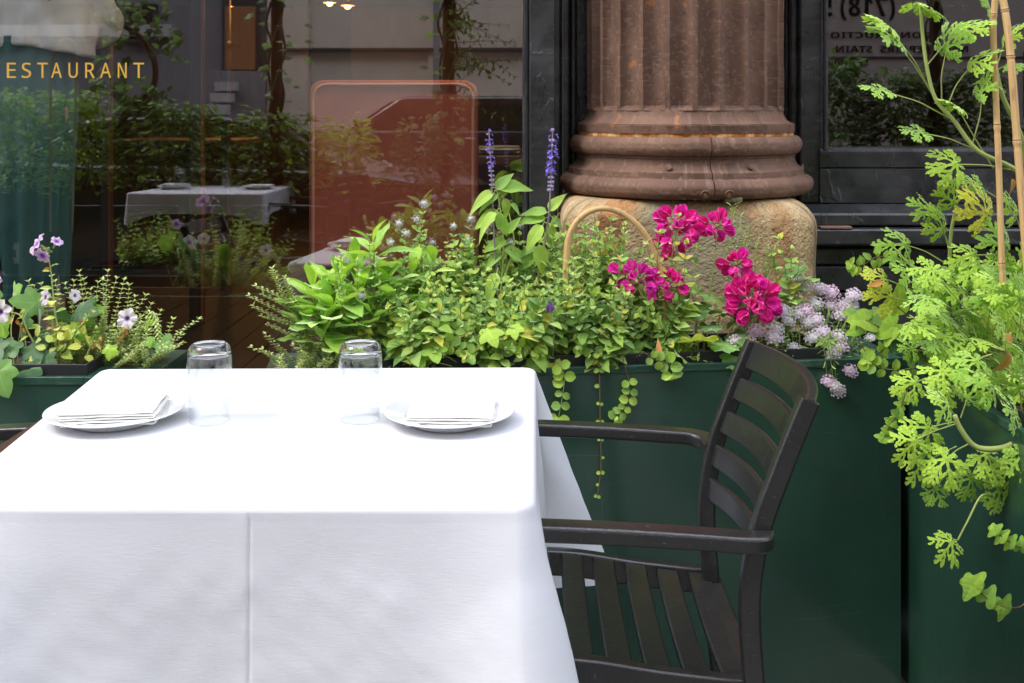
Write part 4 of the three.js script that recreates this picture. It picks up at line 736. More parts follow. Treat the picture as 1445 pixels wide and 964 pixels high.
// the long planter's soil, at a photograph column and a depth behind its front edge
const dB = (px) => { let d = 2.45; for (let k = 0; k < 6; k++) { const x = Xp(px, d); d = -BZ + (x - BX) * Math.tan(BT); } return d; };
const soilB = (px, v, y = 0.69) => { const d = dB(px) + v; return V(Xp(px, d), y, -d); };
const topB = (px, py, v) => at(px, py, dB(px) + v);

// ---- mint crowding the middle of the long planter
reseed(21);
{
  const clumps = [];
  for (const [px, v] of [[560, 0.08], [600, 0.05], [640, 0.1], [685, 0.05], [725, 0.1], [765, 0.05], [805, 0.09], [850, 0.05], [620, 0.18], [680, 0.19], [745, 0.19], [800, 0.2], [860, 0.17], [905, 0.1], [945, 0.08], [825, 0.15], [880, 0.14], [650, 0.21], [710, 0.2], [775, 0.16]]) clumps.push([px, v]);
  const roof = (px) => px < 560 ? 400 : px < 660 ? lerp(375, 342, (px - 560) / 100) : px < 770 ? lerp(345, 362, (px - 660) / 110) : px < 900 ? 325 : lerp(345, 410, (px - 900) / 70);
  for (const [px, v] of clumps) {
    const base = soilB(px, v), p = new Plant('mint_plant', 'bushy green mint plant crowded among others along the middle of the long planter', 'plant', base, 'mint plants along the long planter');
    for (let i = 0; i < 24; i++) {
      const f = v < 0.13 ? rr(0.02, 0.8) : rr(0.5, 1.05), tx = px + rr(-44, 44), ty = lerp(505, roof(tx), f), tv = v + rr(-0.05, 0.05) - (1 - f) * 0.05, tip = topB(tx, ty, Math.max(tv, -0.015 - rr(0, 0.02)));
      const b = soilB(px + rr(-24, 24), v + rr(-0.04, 0.04));
      p.pairs(bend(b, tip, 0.12), { r: 0.0013, gap: 0.021, size: rr(0.032, 0.044), geo: G.ovate, mat: rnd() < 0.3 ? [L.mint[4], L.mint[2]] : L.mint, start: 0.25, tipMat: L.mint[3] });
    }
    p.done();
  }
  // taller mint in front of the plinth
  for (const [px, v, tips] of [[840, 0.13, [[838, 300], [862, 312], [826, 345], [880, 340], [806, 352]]], [940, 0.06, [[957, 306], [930, 330], [968, 345], [912, 345], [985, 352], [948, 375]]], [1105, 0.1, [[1100, 338], [1090, 362], [1118, 352], [1128, 372]]], [790, 0.14, [[800, 320], [776, 350], [812, 338]]]]) {
    const base = soilB(px, v), p = new Plant('mint_plant', px > 1000 ? 'slender mint sprigs between the large pink flower ball and the stone edge' : px > 900 ? 'tall mint rising in front of the upper magenta flowers' : px > 830 ? 'tall mint sprigs under the cane hoop before the stone' : 'tall mint sprigs just left of the cane hoop', 'plant', base);
    for (const [tx, ty] of tips) p.pairs(bend(soilB(px + rr(-12, 12), v), topB(tx, ty, v + rr(-0.03, 0.03)), 0.06), { r: 0.0015, gap: 0.034, size: rr(0.034, 0.042), geo: G.ovate, mat: L.mint, start: 0.3, tipMat: L.mint[3], el0: 0.15 });
    p.done();
  }
}
// ---- flowering mint, whitish heads
M.whiteBloom = petalMat(0.78, 0.74, 0.8); M.bud = petalMat(0.42, 0.27, 0.2); M.calyx = leafMat(0.3, 0.4, 0.12);
const floretBall = (r, n, seed, sq = 1) => { const q = mulberry(seed), l = []; for (let i = 0; i < n; i++) { const y = 1 - 2 * (i + 0.5) / n, a = i * 2.4, s = Math.sqrt(1 - y * y), d = V(Math.cos(a) * s, y * sq, Math.sin(a) * s), m = frameMatrix(d.clone().multiplyScalar(r * (0.75 + 0.3 * q())), d, V(q(), q(), q())); for (let k = 0; k < 4; k++) { const pg = G.tiny[0].clone().scale(r * 0.45, r * 0.45, r * 0.5).rotateX(-0.9).rotateZ(k * Math.PI / 2); l.push(clean(pg.applyMatrix4(m))); } } l.push(clean(new THREE.IcosahedronGeometry(r * 0.75, 1))); return mergeGeometries(l); };
const headG = [floretBall(0.0085, 16, 1), floretBall(0.0085, 18, 2, 1.3), floretBall(0.0075, 14, 3)];
reseed(33);
for (const [px, v, tips, which] of [[575, 0.2, [[563, 318], [573, 332], [598, 290], [552, 345]], 'left of the terracotta chair reflection, tallest one'], [625, 0.21, [[610, 345], [640, 322], [620, 372], [588, 312]], 'above the middle of the mint'], [680, 0.2, [[665, 312], [690, 318], [705, 322], [660, 342]], 'under the left blue flower spike'], [735, 0.2, [[734, 320], [722, 345], [748, 352]], 'beside the black window post'], [510, 0.05, [[503, 437], [509, 420], [497, 480]], 'low among the broad lance leaves']]) {
  const p = new Plant('flowering_mint', 'small-leaved mint with whitish flower heads, ' + which, 'plant', soilB(px, v));
  for (const [tx, ty] of tips) {
    const tip = topB(tx, ty, v + rr(-0.02, 0.02)), pts = bend(soilB(px + rr(-8, 8), v), tip, 0.06);
    p.pairs(pts, { r: 0.0012, gap: 0.019, size: 0.031, geo: G.ovate, mat: [L.mint[1], L.mint[4], L.mint[0]], start: 0.2, tip: false, taper: 0.5 });
    const n = 1 + Math.floor(rr(0, 2.4)); for (let i = 0; i < n; i++) { const h = addAt('flower_head', pick(headG), i ? M.bud : M.whiteBloom, p.t, new THREE.Matrix4().makeTranslation(...p.loc(tip).add(V(0, -0.016 * i + 0.004, 0)).toArray())); h.scale.setScalar(i ? 0.8 : rr(0.85, 1.15)); h.rotation.set(rnd(), rnd() * 6, rnd()); }
  }
  for (let i = 0; i < 10; i++) p.pairs(bend(soilB(px, v), topB(px + rr(-40, 40), rr(330, 410), v + rr(-0.05, 0.03)), 0.1), { r: 0.0011, gap: 0.024, size: 0.024, geo: G.ovate, mat: L.mint, start: 0.3 });
  p.done();
}
// ---- lance-leaved plant at the left of the long planter
reseed(44);
{
  const p = new Plant('lance_leaf_plant', 'bright green plant with whorls of broad lance-shaped leaves, left end of the long planter', 'plant', soilB(490, 0.1));
  for (const [px, py, v, s, n] of [[526, 342, 0.12, 0.105, 15], [478, 384, 0.1, 0.1, 16], [505, 406, 0.09, 0.1, 14], [441, 406, 0.1, 0.1, 16], [468, 434, 0.05, 0.108, 15], [548, 400, 0.12, 0.1, 12], [500, 372, 0.13, 0.1, 12], [455, 450, 0.04, 0.1, 12], [530, 440, 0.06, 0.1, 10], [427, 452, 0.06, 0.08, 9], [582, 382, 0.13, 0.1, 8], [455, 480, 0.03, 0.085, 8], [500, 462, 0.04, 0.085, 7], [612, 372, 0.15, 0.085, 6], [480, 425, 0.15, 0.085, 9]]) {
    const tip = topB(px, py, v), base = soilB(lerp(px, 495, 0.55), 0.1), pts = bend(base, tip, 0.1); p.stem(pts, 0.0035, 0.0022, ST.pale);
    const c = new THREE.CatmullRomCurve3(pts); let a = rr(0, 6);
    for (let i = 0; i < n; i++) { const t = i / n, q = c.getPoint(1 - t * 0.28), el = lerp(1.25, -0.05, Math.pow(t, 0.65)) + rr(-0.12, 0.12), o = V(Math.cos(a), 0, Math.sin(a)), dir = o.clone().multiplyScalar(Math.cos(el)).add(V(0, Math.sin(el), 0)); p.leaf(pick(G.lance), pick(L.lance), q, dir, V(-o.x * 0.6, 1, -o.z * 0.6), s * lerp(0.62, 1, sstep(t, 0, 0.4)) * rr(0.85, 1.12)); a += 2.4; }
  }
  p.done();
}
// ---- thyme: wiry stems, tiny leaves
function thyme(label, base, list, low, v) {
  const p = new Plant('thyme_plant', label, 'plant', base);
  const sprig = (pts, gap) => { const c = new THREE.CatmullRomCurve3(pts); p.stem(pts, 0.0009, 0.0006, ST.pale, 4); const n = Math.round(c.getLength() / gap); let a = rr(0, 6); for (let i = 0; i <= n; i++) { const t = lerp(0.12, 1, i / n), q = c.getPoint(t), d = c.getTangent(t); for (let k = 0; k < (i === n ? 5 : 4); k++) { const o = V(Math.cos(a + k * 1.57), 0, Math.sin(a + k * 1.57)); p.leaf(G.tiny[0], pick(L.thyme), q, o.multiplyScalar(0.9).addScaledVector(d, i === n ? 1 : 0.45), V(0, 1, 0), rr(0.009, 0.014), undefined, true); } a += 0.8; } };
  for (const pts of list) sprig(pts, 0.0085);
  for (let i = 0; i < low.n; i++) { const a = V(low.x + rr(-low.w, low.w) * 0.5, base.y, base.z + rr(-0.05, 0.05)), b = a.clone().add(V(rr(-0.6, 0.6) * low.h + (a.x - low.x) * 0.5, low.h * rr(0.4, 1), rr(-0.3, 0.5) * low.h)); sprig(bend(a, b, 0.15), 0.0075); }
  return p.done();
}
reseed(55);
{
  const b = soilB(440, 0.07), S2 = (px, py, v) => topB(px, py, v);
  const arch = (x1, y1, x2, y2) => [soilB(440 + rr(-12, 12), 0.07), S2(lerp(440, x1, 0.5), lerp(490, y1, 0.6) - 6, 0.06), S2(x1, y1, 0.05), S2(x2, y2, 0.04)];
  thyme('wispy thyme with arching wiry sprigs at the left end of the long planter', b, [arch(398, 412, 384, 380), arch(400, 422, 362, 404), arch(395, 440, 352, 418), arch(392, 450, 358, 432), arch(405, 432, 372, 416), arch(400, 455, 370, 446), arch(410, 415, 402, 392), arch(405, 470, 380, 458), arch(415, 440, 392, 425)], { n: 26, x: b.x + 0.0, w: 0.13, h: 0.085 });
}
// ---- blue salvia, two flower spikes
M.salviaFlower = petalMat(0.3, 0.2, 0.85, 0.35); M.salviaPale = petalMat(0.6, 0.52, 0.78, 0.3);
const lipG = (() => { const l = []; for (const [rx, s] of [[-0.2, 1], [0.7, 1.3], [0.45, 0.9]]) l.push(clean(leafGeo({ n: 4, m: 1, W: 0.75, prof: P_round, droop: 0.35, fold: 0.3 }).scale(s, s, s).rotateX(rx).rotateY(s === 0.9 ? 0.8 : s > 1 ? 0 : -0.5))); return mergeGeometries(l); })();
reseed(66);
function salvia(label, base, stalk, y0, leafy, leaves, fs) {
  const p = new Plant('salvia_plant', label, 'plant', base);
  p.stem([base, ...stalk], 0.0028, 0.0016, ST.violet, 6);
  const c = new THREE.CatmullRomCurve3([base, ...stalk], false, 'centripetal');
  const sp = part('flower_spike', tube(stalk.slice(-2).map((q) => p.loc(q)), 0.0019, 0.001, 5), ST.violet, p.t);
  for (let i = 0; i < 13; i++) { const t = lerp(y0, 1, i / 12), q = p.loc(c.getPoint(t)), n = i > 10 ? 2 : 4; for (let k = 0; k < n; k++) { const a = k / n * 6.28 + i * 0.9 + rr(-0.3, 0.3), o = V(Math.cos(a), rr(0.05, 0.5), Math.sin(a)); const up = i / 12 > 0.3 && rnd() < 0.75; const m = frameMatrix(q.clone().addScaledVector(o, 0.003 + rr(0, 0.004)), o, UP, fs * rr(0.009, 0.017) * lerp(1, 0.6, i / 12)); addAt('floret', up ? lipG : headG[2], up ? M.salviaFlower : M.salviaPale, sp, up ? m : frameMatrix(q.clone().addScaledVector(o, 0.005), o, UP, fs * rr(0.4, 0.6))); } }
  for (const l of leafy) p.stem(l, 0.0028, 0.0014, ST.pale, 5);
  for (const [a, b, s] of leaves) { const d = b.clone().sub(a); p.stem([a.clone().addScaledVector(d, -0.18).add(V(0, 0.002, 0)), a], 0.0012, 0.001, ST.pale, 4); p.leaf(pick(G.hang), pick(L.salvia), a, d.clone().normalize().add(V(0, 0.32, 0)), V(rr(-0.3, 0.3), 0.8, 0.75), d.length() * 1.12 * (s ?? 1)); }
  p.done();
}
{
  const v = 0.14, T = (x, y, e = 0) => topB(x, y, v + e);
  salvia('blue-violet salvia spike rising before the window, the left of two', soilB(712, v), [T(702, 400), T(697, 330), T(694, 258), T(690, 184)], 0.74, [[T(706, 420), T(710, 340), T(705, 290), T(699, 258)], [T(708, 400), T(725, 345), T(718, 300)]],
    [[T(700, 268), T(715, 256), 1.6], [T(697, 272), T(672, 292), 1.3], [T(702, 266), T(741, 268), 1.15], [T(710, 280), T(716, 298), 1.5], [T(703, 275), T(685, 290), 1.4], [T(706, 300), T(686, 316), 1.5], [T(706, 300, -0.03), T(708, 330, -0.03), 1.1], [T(720, 288), T(734, 300)], [T(700, 300, -0.03), T(676, 330, -0.04), 1], [T(715, 340), T(690, 356), 1.1], [T(712, 352), T(742, 372), 1.1], [T(709, 360), T(682, 382), 1.1], [T(716, 330), T(731, 312), 1.2], [T(701, 385, -0.03), T(690, 420, -0.05), 1.1]], 0.6);
  salvia('blue-violet salvia spike beside the column base, the right of two', soilB(748, v), [T(763, 380), T(774, 310), T(777, 262), T(780, 184)], 0.72, [[T(752, 430), T(765, 360), T(774, 305)], [T(765, 340), T(780, 315), T(790, 300)]],
    [[T(775, 298), T(790, 284), 1.5], [T(772, 300), T(751, 302), 1.5], [T(770, 308), T(744, 316), 1.3], [T(778, 306), T(789, 318), 1.4], [T(766, 318, -0.03), T(750, 345, -0.04), 1.2], [T(774, 318), T(782, 340), 1.3], [T(768, 328), T(778, 345)], [T(761, 345, -0.02), T(764, 378, -0.03), 1.15], [T(758, 350), T(738, 360), 1.2], [T(756, 360), T(740, 380), 1.1]], 0.85);
}
// ---- cane hoop
{
  const v = 0.075, pts = [[798, 500], [798, 440], [799, 370], [805, 328], [820, 306], [838, 296], [858, 294.5], [878, 301], [895, 313], [910, 330], [924, 356], [933, 390], [938, 440], [940, 500]].map(([x, y], i) => topB(x, y, v - (i > 7 ? (i - 7) * 0.003 : 0)));
  const t = thing('cane_hoop', 'bent bamboo cane hoop arching before the stone plinth', 'plant hoop', pts[0]);
  const loc = pts.map((p) => p.clone().sub(pts[0])); part('cane', tube(loc, (k) => 0.0076 - 0.001 * k + 0.0003 * Math.sin(k * 40), 0, 10, 90), M.bamboo, t);
  const c = new THREE.CatmullRomCurve3(loc, false, 'centripetal'); for (const k of [0.12, 0.3, 0.52, 0.72, 0.88]) { const q = c.getPoint(k), d = c.getTangent(k); addAt('node', new THREE.TorusGeometry(0.0068, 0.0014, 6, 14), M.bamboo, t, frameMatrix(q, d, UP)); }
}
// ---- magenta geranium
M.magenta = [petalMat(0.98, 0.003, 0.44, 0.45), petalMat(0.98, 0.006, 0.52, 0.45), petalMat(0.95, 0.002, 0.38, 0.45)]; M.magentaDeep = [petalMat(0.95, 0.005, 0.5, 0.42), petalMat(0.9, 0.02, 0.58, 0.42)];
const petal = [leafGeo({ n: 6, m: 2, W: 0.82, prof: (t) => Math.pow(Math.sin(Math.PI * Math.pow(t * 0.93 + 0.01, 1.25)), 0.75), droop: 0.25, fold: -0.15, wave: 1 }), leafGeo({ n: 6, m: 2, W: 0.9, prof: (t) => Math.pow(Math.sin(Math.PI * Math.pow(t * 0.93 + 0.01, 1.2)), 0.75), droop: -0.05, fold: 0.15, wave: 1.2 })];
const floret5 = [0, 1, 2].map((s) => { const l = [], q = mulberry(80 + s); for (let k = 0; k < 5; k++) l.push(clean(petal[k % 2].clone().rotateX(-0.15 + 0.3 * q()).rotateZ(k * 1.2566 + 0.3 * (q() - 0.5)))); return mergeGeometries(l); });
reseed(77);
function umbel(p, c, r, n, mats, size, squash = 1, from, loose = 0) {
  const h = part('flower_head', new THREE.SphereGeometry(0.006, 8, 6), ST.pale, p.t); h.position.copy(p.loc(c));
  const stalks = [];
  for (let i = 0; i < n; i++) { const y = 1 - 1.75 * (i + 0.5) / n, a = i * 2.4 + rr(-0.3, 0.3), s = Math.sqrt(Math.max(0, 1 - y * y)), d = V(Math.cos(a) * s, y, Math.sin(a) * s * 0.85).normalize(), pos = d.clone().multiplyScalar(r * rr(0.72 - loose * 0.3, 1)); pos.y *= squash; addAt('floret', pick(floret5), pick(mats), h, frameMatrix(pos, d.clone().add(V(rr(-0.3, 0.3), rr(-0.3, 0.3), rr(-0.1, 0.4))), V(rr(-1, 1), 1, rr(-1, 1)), size * rr(0.82, 1.15))); stalks.push(tube([V(0, -r * 0.2, 0), pos], 0.0009, 0.0009, 4, 2)); }
  part('pedicel', stalks, ST.red, h);
  if (from) p.stem([from, from.clone().lerp(c, 0.6).add(V(0.004, 0, 0.004)), c.clone().add(V(0, -r * 0.2, 0))], 0.0022, 0.0017, ST.pale, 6);
}
{
  const v = 0.07, T = (x, y, e = 0) => topB(x, y, v + e), p = new Plant('geranium_plant', 'geranium with vivid magenta flower heads and round scalloped leaves in front of the plinth', 'plant', soilB(985, v));
  umbel(p, T(956, 320, 0.05), 0.036, 15, M.magenta, 0.035, 0.95, T(945, 420, 0.04)); umbel(p, T(950, 340, 0.06), 0.03, 7, M.magenta, 0.034, 0.8);
  umbel(p, T(1011, 319, 0.04), 0.021, 11, M.magenta, 0.03, 0.7, T(1000, 420, 0.03));
  umbel(p, T(1038, 373, 0.01), 0.018, 9, M.magenta, 0.029, 0.85, T(1030, 440, 0.01));
  umbel(p, T(898, 398, -0.01), 0.044, 18, [...M.magentaDeep, ...M.magentaDeep, M.magenta[0]], 0.028, 0.85, T(925, 470), 1); umbel(p, T(938, 402, -0.005), 0.034, 13, [M.magentaDeep[0], M.magenta[0], M.magenta[2]], 0.028, 0.8, T(945, 470), 0.6);
  umbel(p, T(1061, 425, -0.03), 0.041, 30, M.magenta, 0.036, 0.92, T(985, 455, -0.01));
  for (const [x, y] of [[1037, 395], [1027, 403], [963, 437], [968, 455]]) { const q = T(x, y); p.stem([q.clone().add(V(0.002, 0.022, 0)), q], 0.0008, 0.0008, ST.red, 4); const b = addAt('bud', new THREE.SphereGeometry(0.0045, 8, 6).scale(1, 1.5, 1), M.magenta[2], p.t, new THREE.Matrix4().makeTranslation(...p.loc(q).toArray())); }
  for (const [x, y, s, e, y2] of [[935, 452, 0.04, -0.02], [905, 470, 0.036, -0.01], [985, 480, 0.05, -0.06, 1], [1002, 418, 0.04, 0.03], [1016, 440, 0.036, 0], [1040, 452, 0.036, 0.0], [965, 428, 0.036, 0.04], [958, 500, 0.036, -0.05], [1022, 487, 0.042, -0.05], [1046, 475, 0.04, -0.03], [925, 432, 0.034, 0.02], [890, 492, 0.034, -0.03], [1122, 385, 0.036, 0.05], [1140, 392, 0.03, 0.04], [1092, 372, 0.028, 0.06], [985, 440, 0.036, 0.01], [975, 405, 0.03, 0.05], [1035, 505, 0.036, -0.06], [1002, 462, 0.036, -0.02], [940, 478, 0.034, -0.03], [1075, 470, 0.034, 0.0], [1000, 505, 0.03, -0.04]]) {
    const c = T(x, y, e), up = V(rr(-0.4, 0.4), rr(0.5, 1), rr(0.4, 1)), tipd = V(rr(-0.8, 0.8), rr(-0.5, 0.3), 0.6); p.leaf(pick(G.gera), y2 ? L.geraY : pick(L.gera), c, tipd, up, s * rr(0.9, 1.1)); p.stem(bend(soilB(lerp(x, 985, 0.5), v), c, 0.08), 0.0016, 0.0013, ST.pale, 5);
  }
  p.done();
}
{ // purple bud above the mint, and a dry leaf on the rim
  const p = new Plant('petunia_bud', 'single closed purple flower on a thin stem in the mint', 'flower', soilB(778, 0.03)), c = topB(776, 432, -0.02);
  p.stem([soilB(778, 0.03), topB(782, 470, -0.01), topB(779, 446, -0.02), c], 0.0012, 0.001, ST.pale); for (let k = 0; k < 6; k++) addAt('petal', petal[0], petalMat(0.33, 0.11, 0.55), p.t, frameMatrix(p.loc(c).add(V(0, 0.011, 0)), V(Math.cos(k) * 0.5, -1.6, Math.sin(k) * 0.5), V(Math.cos(k), 0.2, Math.sin(k)), 0.024)); p.done();
  const q = new Plant('dry_leaf', 'curled brown dead leaf lying on the rim of the long planter', 'leaf', topB(934, 493, -0.01)); q.leaf(G.hang[1], L.dry, topB(928, 502, -0.01), V(0.2, 1, 0.1), V(0.2, 0.2, 1), 0.034); q.done();
}
// ---- rosemary-like needle sprigs
reseed(88);
{
  const v = 0.15, p = new Plant('rosemary_plant', 'upright rosemary sprigs with fine needles before the stone', 'plant', soilB(1045, v));
  for (const [x, y, lean] of [[1033, 292], [1044, 300], [1057, 318], [1026, 340], [1068, 338], [1050, 352], [1085, 352], [1096, 345], [1078, 372], [1040, 375], [1062, 380]]) {
    const pts = bend(soilB(1045 + (x - 1045) * 0.4, v), topB(x, y, v + rr(-0.03, 0.02)), 0.05), c = new THREE.CatmullRomCurve3(pts); p.stem(pts, 0.0015, 0.0009, ST.pale); const n = Math.round(c.getLength() / 0.006); let a = 0;
    for (let i = 0; i <= n; i++) { const t = lerp(0.25, 1, i / n), q = c.getPoint(t), d = c.getTangent(t); for (let k = 0; k < 2; k++) { a += 2.2; const o = V(Math.cos(a), 0, Math.sin(a)); p.leaf(pick(G.needle), pick(L.rose), q, o.multiplyScalar(0.8).addScaledVector(d, rr(0.3, 1)), V(-o.x, 1, -o.z), rr(0.016, 0.028), undefined, true); } }
  }
  p.done();
}
// ---- sweet alyssum spilling over the right end
M.aly = [petalMat(0.9, 0.8, 0.88), petalMat(0.88, 0.7, 0.83), petalMat(0.9, 0.86, 0.87)];
const alyG = [0, 1, 2].map((s) => { const q = mulberry(140 + s), l = [], R = 0.0185; for (let i = 0; i < 34; i++) { const y = 1 - 1.3 * (i + 0.5) / 34, a = i * 2.4, r = Math.sqrt(1 - y * y), d = V(Math.cos(a) * r, y * 0.9, Math.sin(a) * r), m = frameMatrix(d.clone().multiplyScalar(R * (0.8 + 0.25 * q())), d.add(V(0, 0.35, 0)), V(q() - 0.5, q(), q() - 0.5)); for (let k = 0; k < 4; k++) l.push(clean(G.round[0].clone().scale(0.005, 0.005, 0.005).rotateX(-0.7).rotateZ(k * Math.PI / 2).applyMatrix4(m))); } l.push(clean(new THREE.IcosahedronGeometry(R * 0.8, 1).scale(1, 0.8, 1))); return mergeGeometries(l); });
reseed(99);
{
  const v = 0.05, p = new Plant('alyssum_plant', 'sweet alyssum with many pale pink flower clusters spilling behind the chair top', 'plant', soilB(1130, v));
  for (const [x, y, e, s] of [[1134, 406, 0.08], [1118, 410, 0.09], [1158, 410, 0.08], [1172, 414, 0.07], [1150, 430, 0.06], [1172, 432, 0.06], [1190, 432, 0.05], [1200, 432, 0.04], [1186, 446, 0.04], [1090, 443, 0.02], [1104, 440, 0.03], [1112, 452, 0.02], [1124, 444, 0.03], [1136, 440, 0.04], [1140, 456, 0.02], [1152, 452, 0.02], [1067, 470, -0.01], [1094, 466, 0], [1092, 478, -0.02], [1037, 484, -0.02, 0.85], [1060, 486, -0.03, 0.85], [1147, 478, -0.01], [1160, 470, 0], [1183, 476, 0], [1176, 500, -0.03], [1184, 492, -0.02], [1172, 503, -0.03], [1199, 523, -0.05], [1169, 540, -0.06, 0.9], [1183, 552, -0.06, 0.9], [1178, 546, -0.07, 0.8], [1120, 492, -0.02, 0.7], [1125, 398, 0.1, 0.8], [1205, 418, 0.03], [1228, 478, 0.02, 0.7], [1218, 462, 0.03, 0.7], [1105, 415, 0.1, 0.7], [1142, 462, 0.05]]) {
    const c = topB(x, y, v + e), h = addAt('flower_head', pick(alyG), pick(M.aly), p.t, new THREE.Matrix4().makeTranslation(...p.loc(c).toArray())); h.scale.setScalar((s ?? 1) * rr(0.9, 1.15)); h.rotation.set(rr(0, 0.7), rr(0, 6), rr(-0.4, 0.4));
    const b = soilB(1135 + (x - 1135) * 0.6, v), out = e < -0.02, mid = out ? topB(lerp(1135, x, 0.75), 480, v + e) : b.clone().lerp(c, 0.55).add(V(0, 0.01, 0.01)), pts = [b, mid, c.clone().add(V(0, -0.006, 0))];
    p.pairs(pts, { r: 0.001, gap: 0.014, size: 0.023, geo: G.narrow, mat: L.aly, start: 0.2, alt: true, tip: false, taper: 0.6, small: true });
  }
  for (let i = 0; i < 46; i++) { const x = rr(1060, 1215), y = rr(435, 515); p.pairs([soilB(lerp(x, 1135, 0.4), v), topB(x, y + 15, v - 0.01 + (515 - y) * 0.001 - 0.02), topB(x + rr(-8, 8), y, v - 0.02 + (515 - y) * 0.0012)], { r: 0.0009, gap: 0.012, size: 0.022, geo: G.narrow, mat: L.aly, start: 0.25, alt: true, small: true }); }
  p.done();
}
// ---- trailing creeping jenny
reseed(111);
function trail(label, pts, o = {}) {
  const p = new Plant('creeping_jenny', label, 'plant', pts[0]), c = new THREE.CatmullRomCurve3(pts, false, 'centripetal'); p.stem(pts, 0.0014, 0.0009, o.stem ?? ST.pale, 5);
  const n = o.n; let a = 0; for (let i = 1; i <= n; i++) { const t = lerp(o.t0 ?? 0.1, 1, i / n), q = c.getPoint(t), d = c.getTangent(t), s = o.s * rr(0.75, 1.15) * (o.shrink ? lerp(1, o.shrink, t) : 1); const side = V().crossVectors(d, V(0, 0, 1)).normalize(); for (const k of [-1, 1]) { if (rnd() < 0.12) continue; const dir = side.clone().multiplyScalar(k).add(V(0, rr(-0.4, 0.2), rr(-0.1, 0.5))); p.leaf(pick(o.geo ?? G.round), pick(o.mat ?? L.jenny), q, dir, V(rr(-0.3, 0.3), 0.4, 1), s); } }
  if (o.tip !== false) { const q = c.getPoint(1); for (let k = 0; k < 3; k++) p.leaf(pick(G.round), L.jenny[1], q, V(rr(-1, 1), rr(-1, 0.2), 0.4), V(0, 0.4, 1), o.s * 0.6); }
  return p.done();
}
{
  const T = (x, y, e = -0.012) => topB(x, y, e);
  trail('long thin reddish trailing stem with few tiny leaves down the planter front', [soilB(842, 0.03), T(844, 494, -0.012), T(846, 540), T(847, 600), T(848, 660), T(843, 700)], { n: 9, s: 0.0135, stem: ST.red, t0: 0.25, shrink: 0.6, tip: false });
  trail('trailing creeping jenny with round leaves curling left on the planter front', [soilB(868, 0.03), T(876, 500), T(884, 525), T(889, 552), T(882, 575), T(868, 590)], { n: 6, s: 0.02, stem: ST.brown, t0: 0.4 });
  trail('short creeping jenny sprig tipping over the rim below the yellow geranium leaf', [soilB(900, 0.03), T(905, 496), T(925, 508), T(942, 512), T(948, 528)], { n: 5, s: 0.025, stem: ST.brown, t0: 0.3 });
  trail('creeping jenny tumbling over the rim right beside the table corner', [soilB(780, 0.03), T(786, 508), T(796, 530), T(794, 556), T(788, 590)], { n: 6, s: 0.025, t0: 0.25 });
  for (const [x, w] of [[640, 'nearest the right tumbler'], [735, 'behind the table corner'], [820, 'left of the thin reddish trailing stem']]) trail('creeping jenny lying along the planter rim, ' + w, [soilB(x - 30, 0.05), T(x - 15, 480, 0.01), T(x, 488, -0.005), T(x + 22, 498, -0.012)], { n: 5, s: 0.024, t0: 0.1 });
}
// variegated ivy in front of the mint
reseed(122);
{
  const p = new Plant('ivy_plant', 'few pale-edged ivy leaves low in the mint, close behind the right tumbler', 'plant', soilB(665, 0.03));
  for (const [x, y, s] of [[690, 468, 0.04], [725, 462, 0.03], [610, 490, 0.044], [592, 505, 0.03], [660, 500, 0.03]]) { const c = topB(x, y, -0.01); p.leaf(pick(G.ivy), pick(L.jenny), c, V(rr(-0.6, 0.6), -0.4, 0.5), V(rr(-0.3, 0.3), 0.6, 0.8), s); p.stem([soilB(665, 0.03), c], 0.0012, 0.001, ST.pale); }
  p.done();
}

// ---- left planter: petunia, thyme, ivy
const soilA = (px, v, y = 0.69) => V(Xp(px, 2.4 + v), y, -2.4 - v), topA = (px, py, v) => at(px, py, 2.4 + v);
reseed(133);
{
  const b = soilA(110, 0.12), T = (x, y, v) => topA(x, y, v);
  const list = [[40, 398], [58, 402], [78, 398], [152, 384], [164, 394], [175, 396], [190, 420], [205, 418], [226, 440], [112, 384], [118, 396], [104, 398], [138, 400], [182, 404], [222, 455], [128, 410], [48, 405], [92, 402], [145, 396], [213, 430]].map(([x, y]) => { const v = rr(0.1, 0.2); return bend(soilA(lerp(x, 125, 0.55), v), T(x, y, v), 0.08); });
  list.push([soilA(200, 0.12), T(212, 440, 0.1), T(223, 462, 0.09), T(225, 495, 0.08)]);
  thyme('pale wiry thyme standing behind the petunia at the left edge', b, list, { n: 62, x: Xp(150, 2.5), w: 0.2, h: 0.11 });
}
M.petunia = phy({ roughness: 1, transmission: 0.35, thickness: 0, side: THREE.DoubleSide, map: tex(128, (u, v) => { const x = (u - 0.5) / 0.45, z = (v - 0.5) / 0.45, r = Math.hypot(x, z), a = Math.atan2(x, z), ve = Math.abs(Math.sin(a * 5 + Math.sin(a * 15) * 0.2)); return mix3(mix3([0.2, 0.05, 0.4], [0.66, 0.44, 0.72], sstep(r, 0.15, 0.6)), [0.78, 0.72, 0.68], sstep(r, 0.6, 0.95) * ve * 0.7); }) });
M.petuniaPale = phy({ roughness: 1, transmission: 0.35, thickness: 0, side: THREE.DoubleSide, map: tex(128, (u, v) => { const x = (u - 0.5) / 0.45, z = (v - 0.5) / 0.45, r = Math.hypot(x, z), a = Math.atan2(x, z); return mix3(mix3([0.12, 0.03, 0.2], [0.72, 0.66, 0.7], sstep(r, 0.12, 0.38)), [0.74, 0.7, 0.52], sstep(r, 0.5, 0.95) * (0.5 + 0.5 * Math.sin(a * 3))); }) });
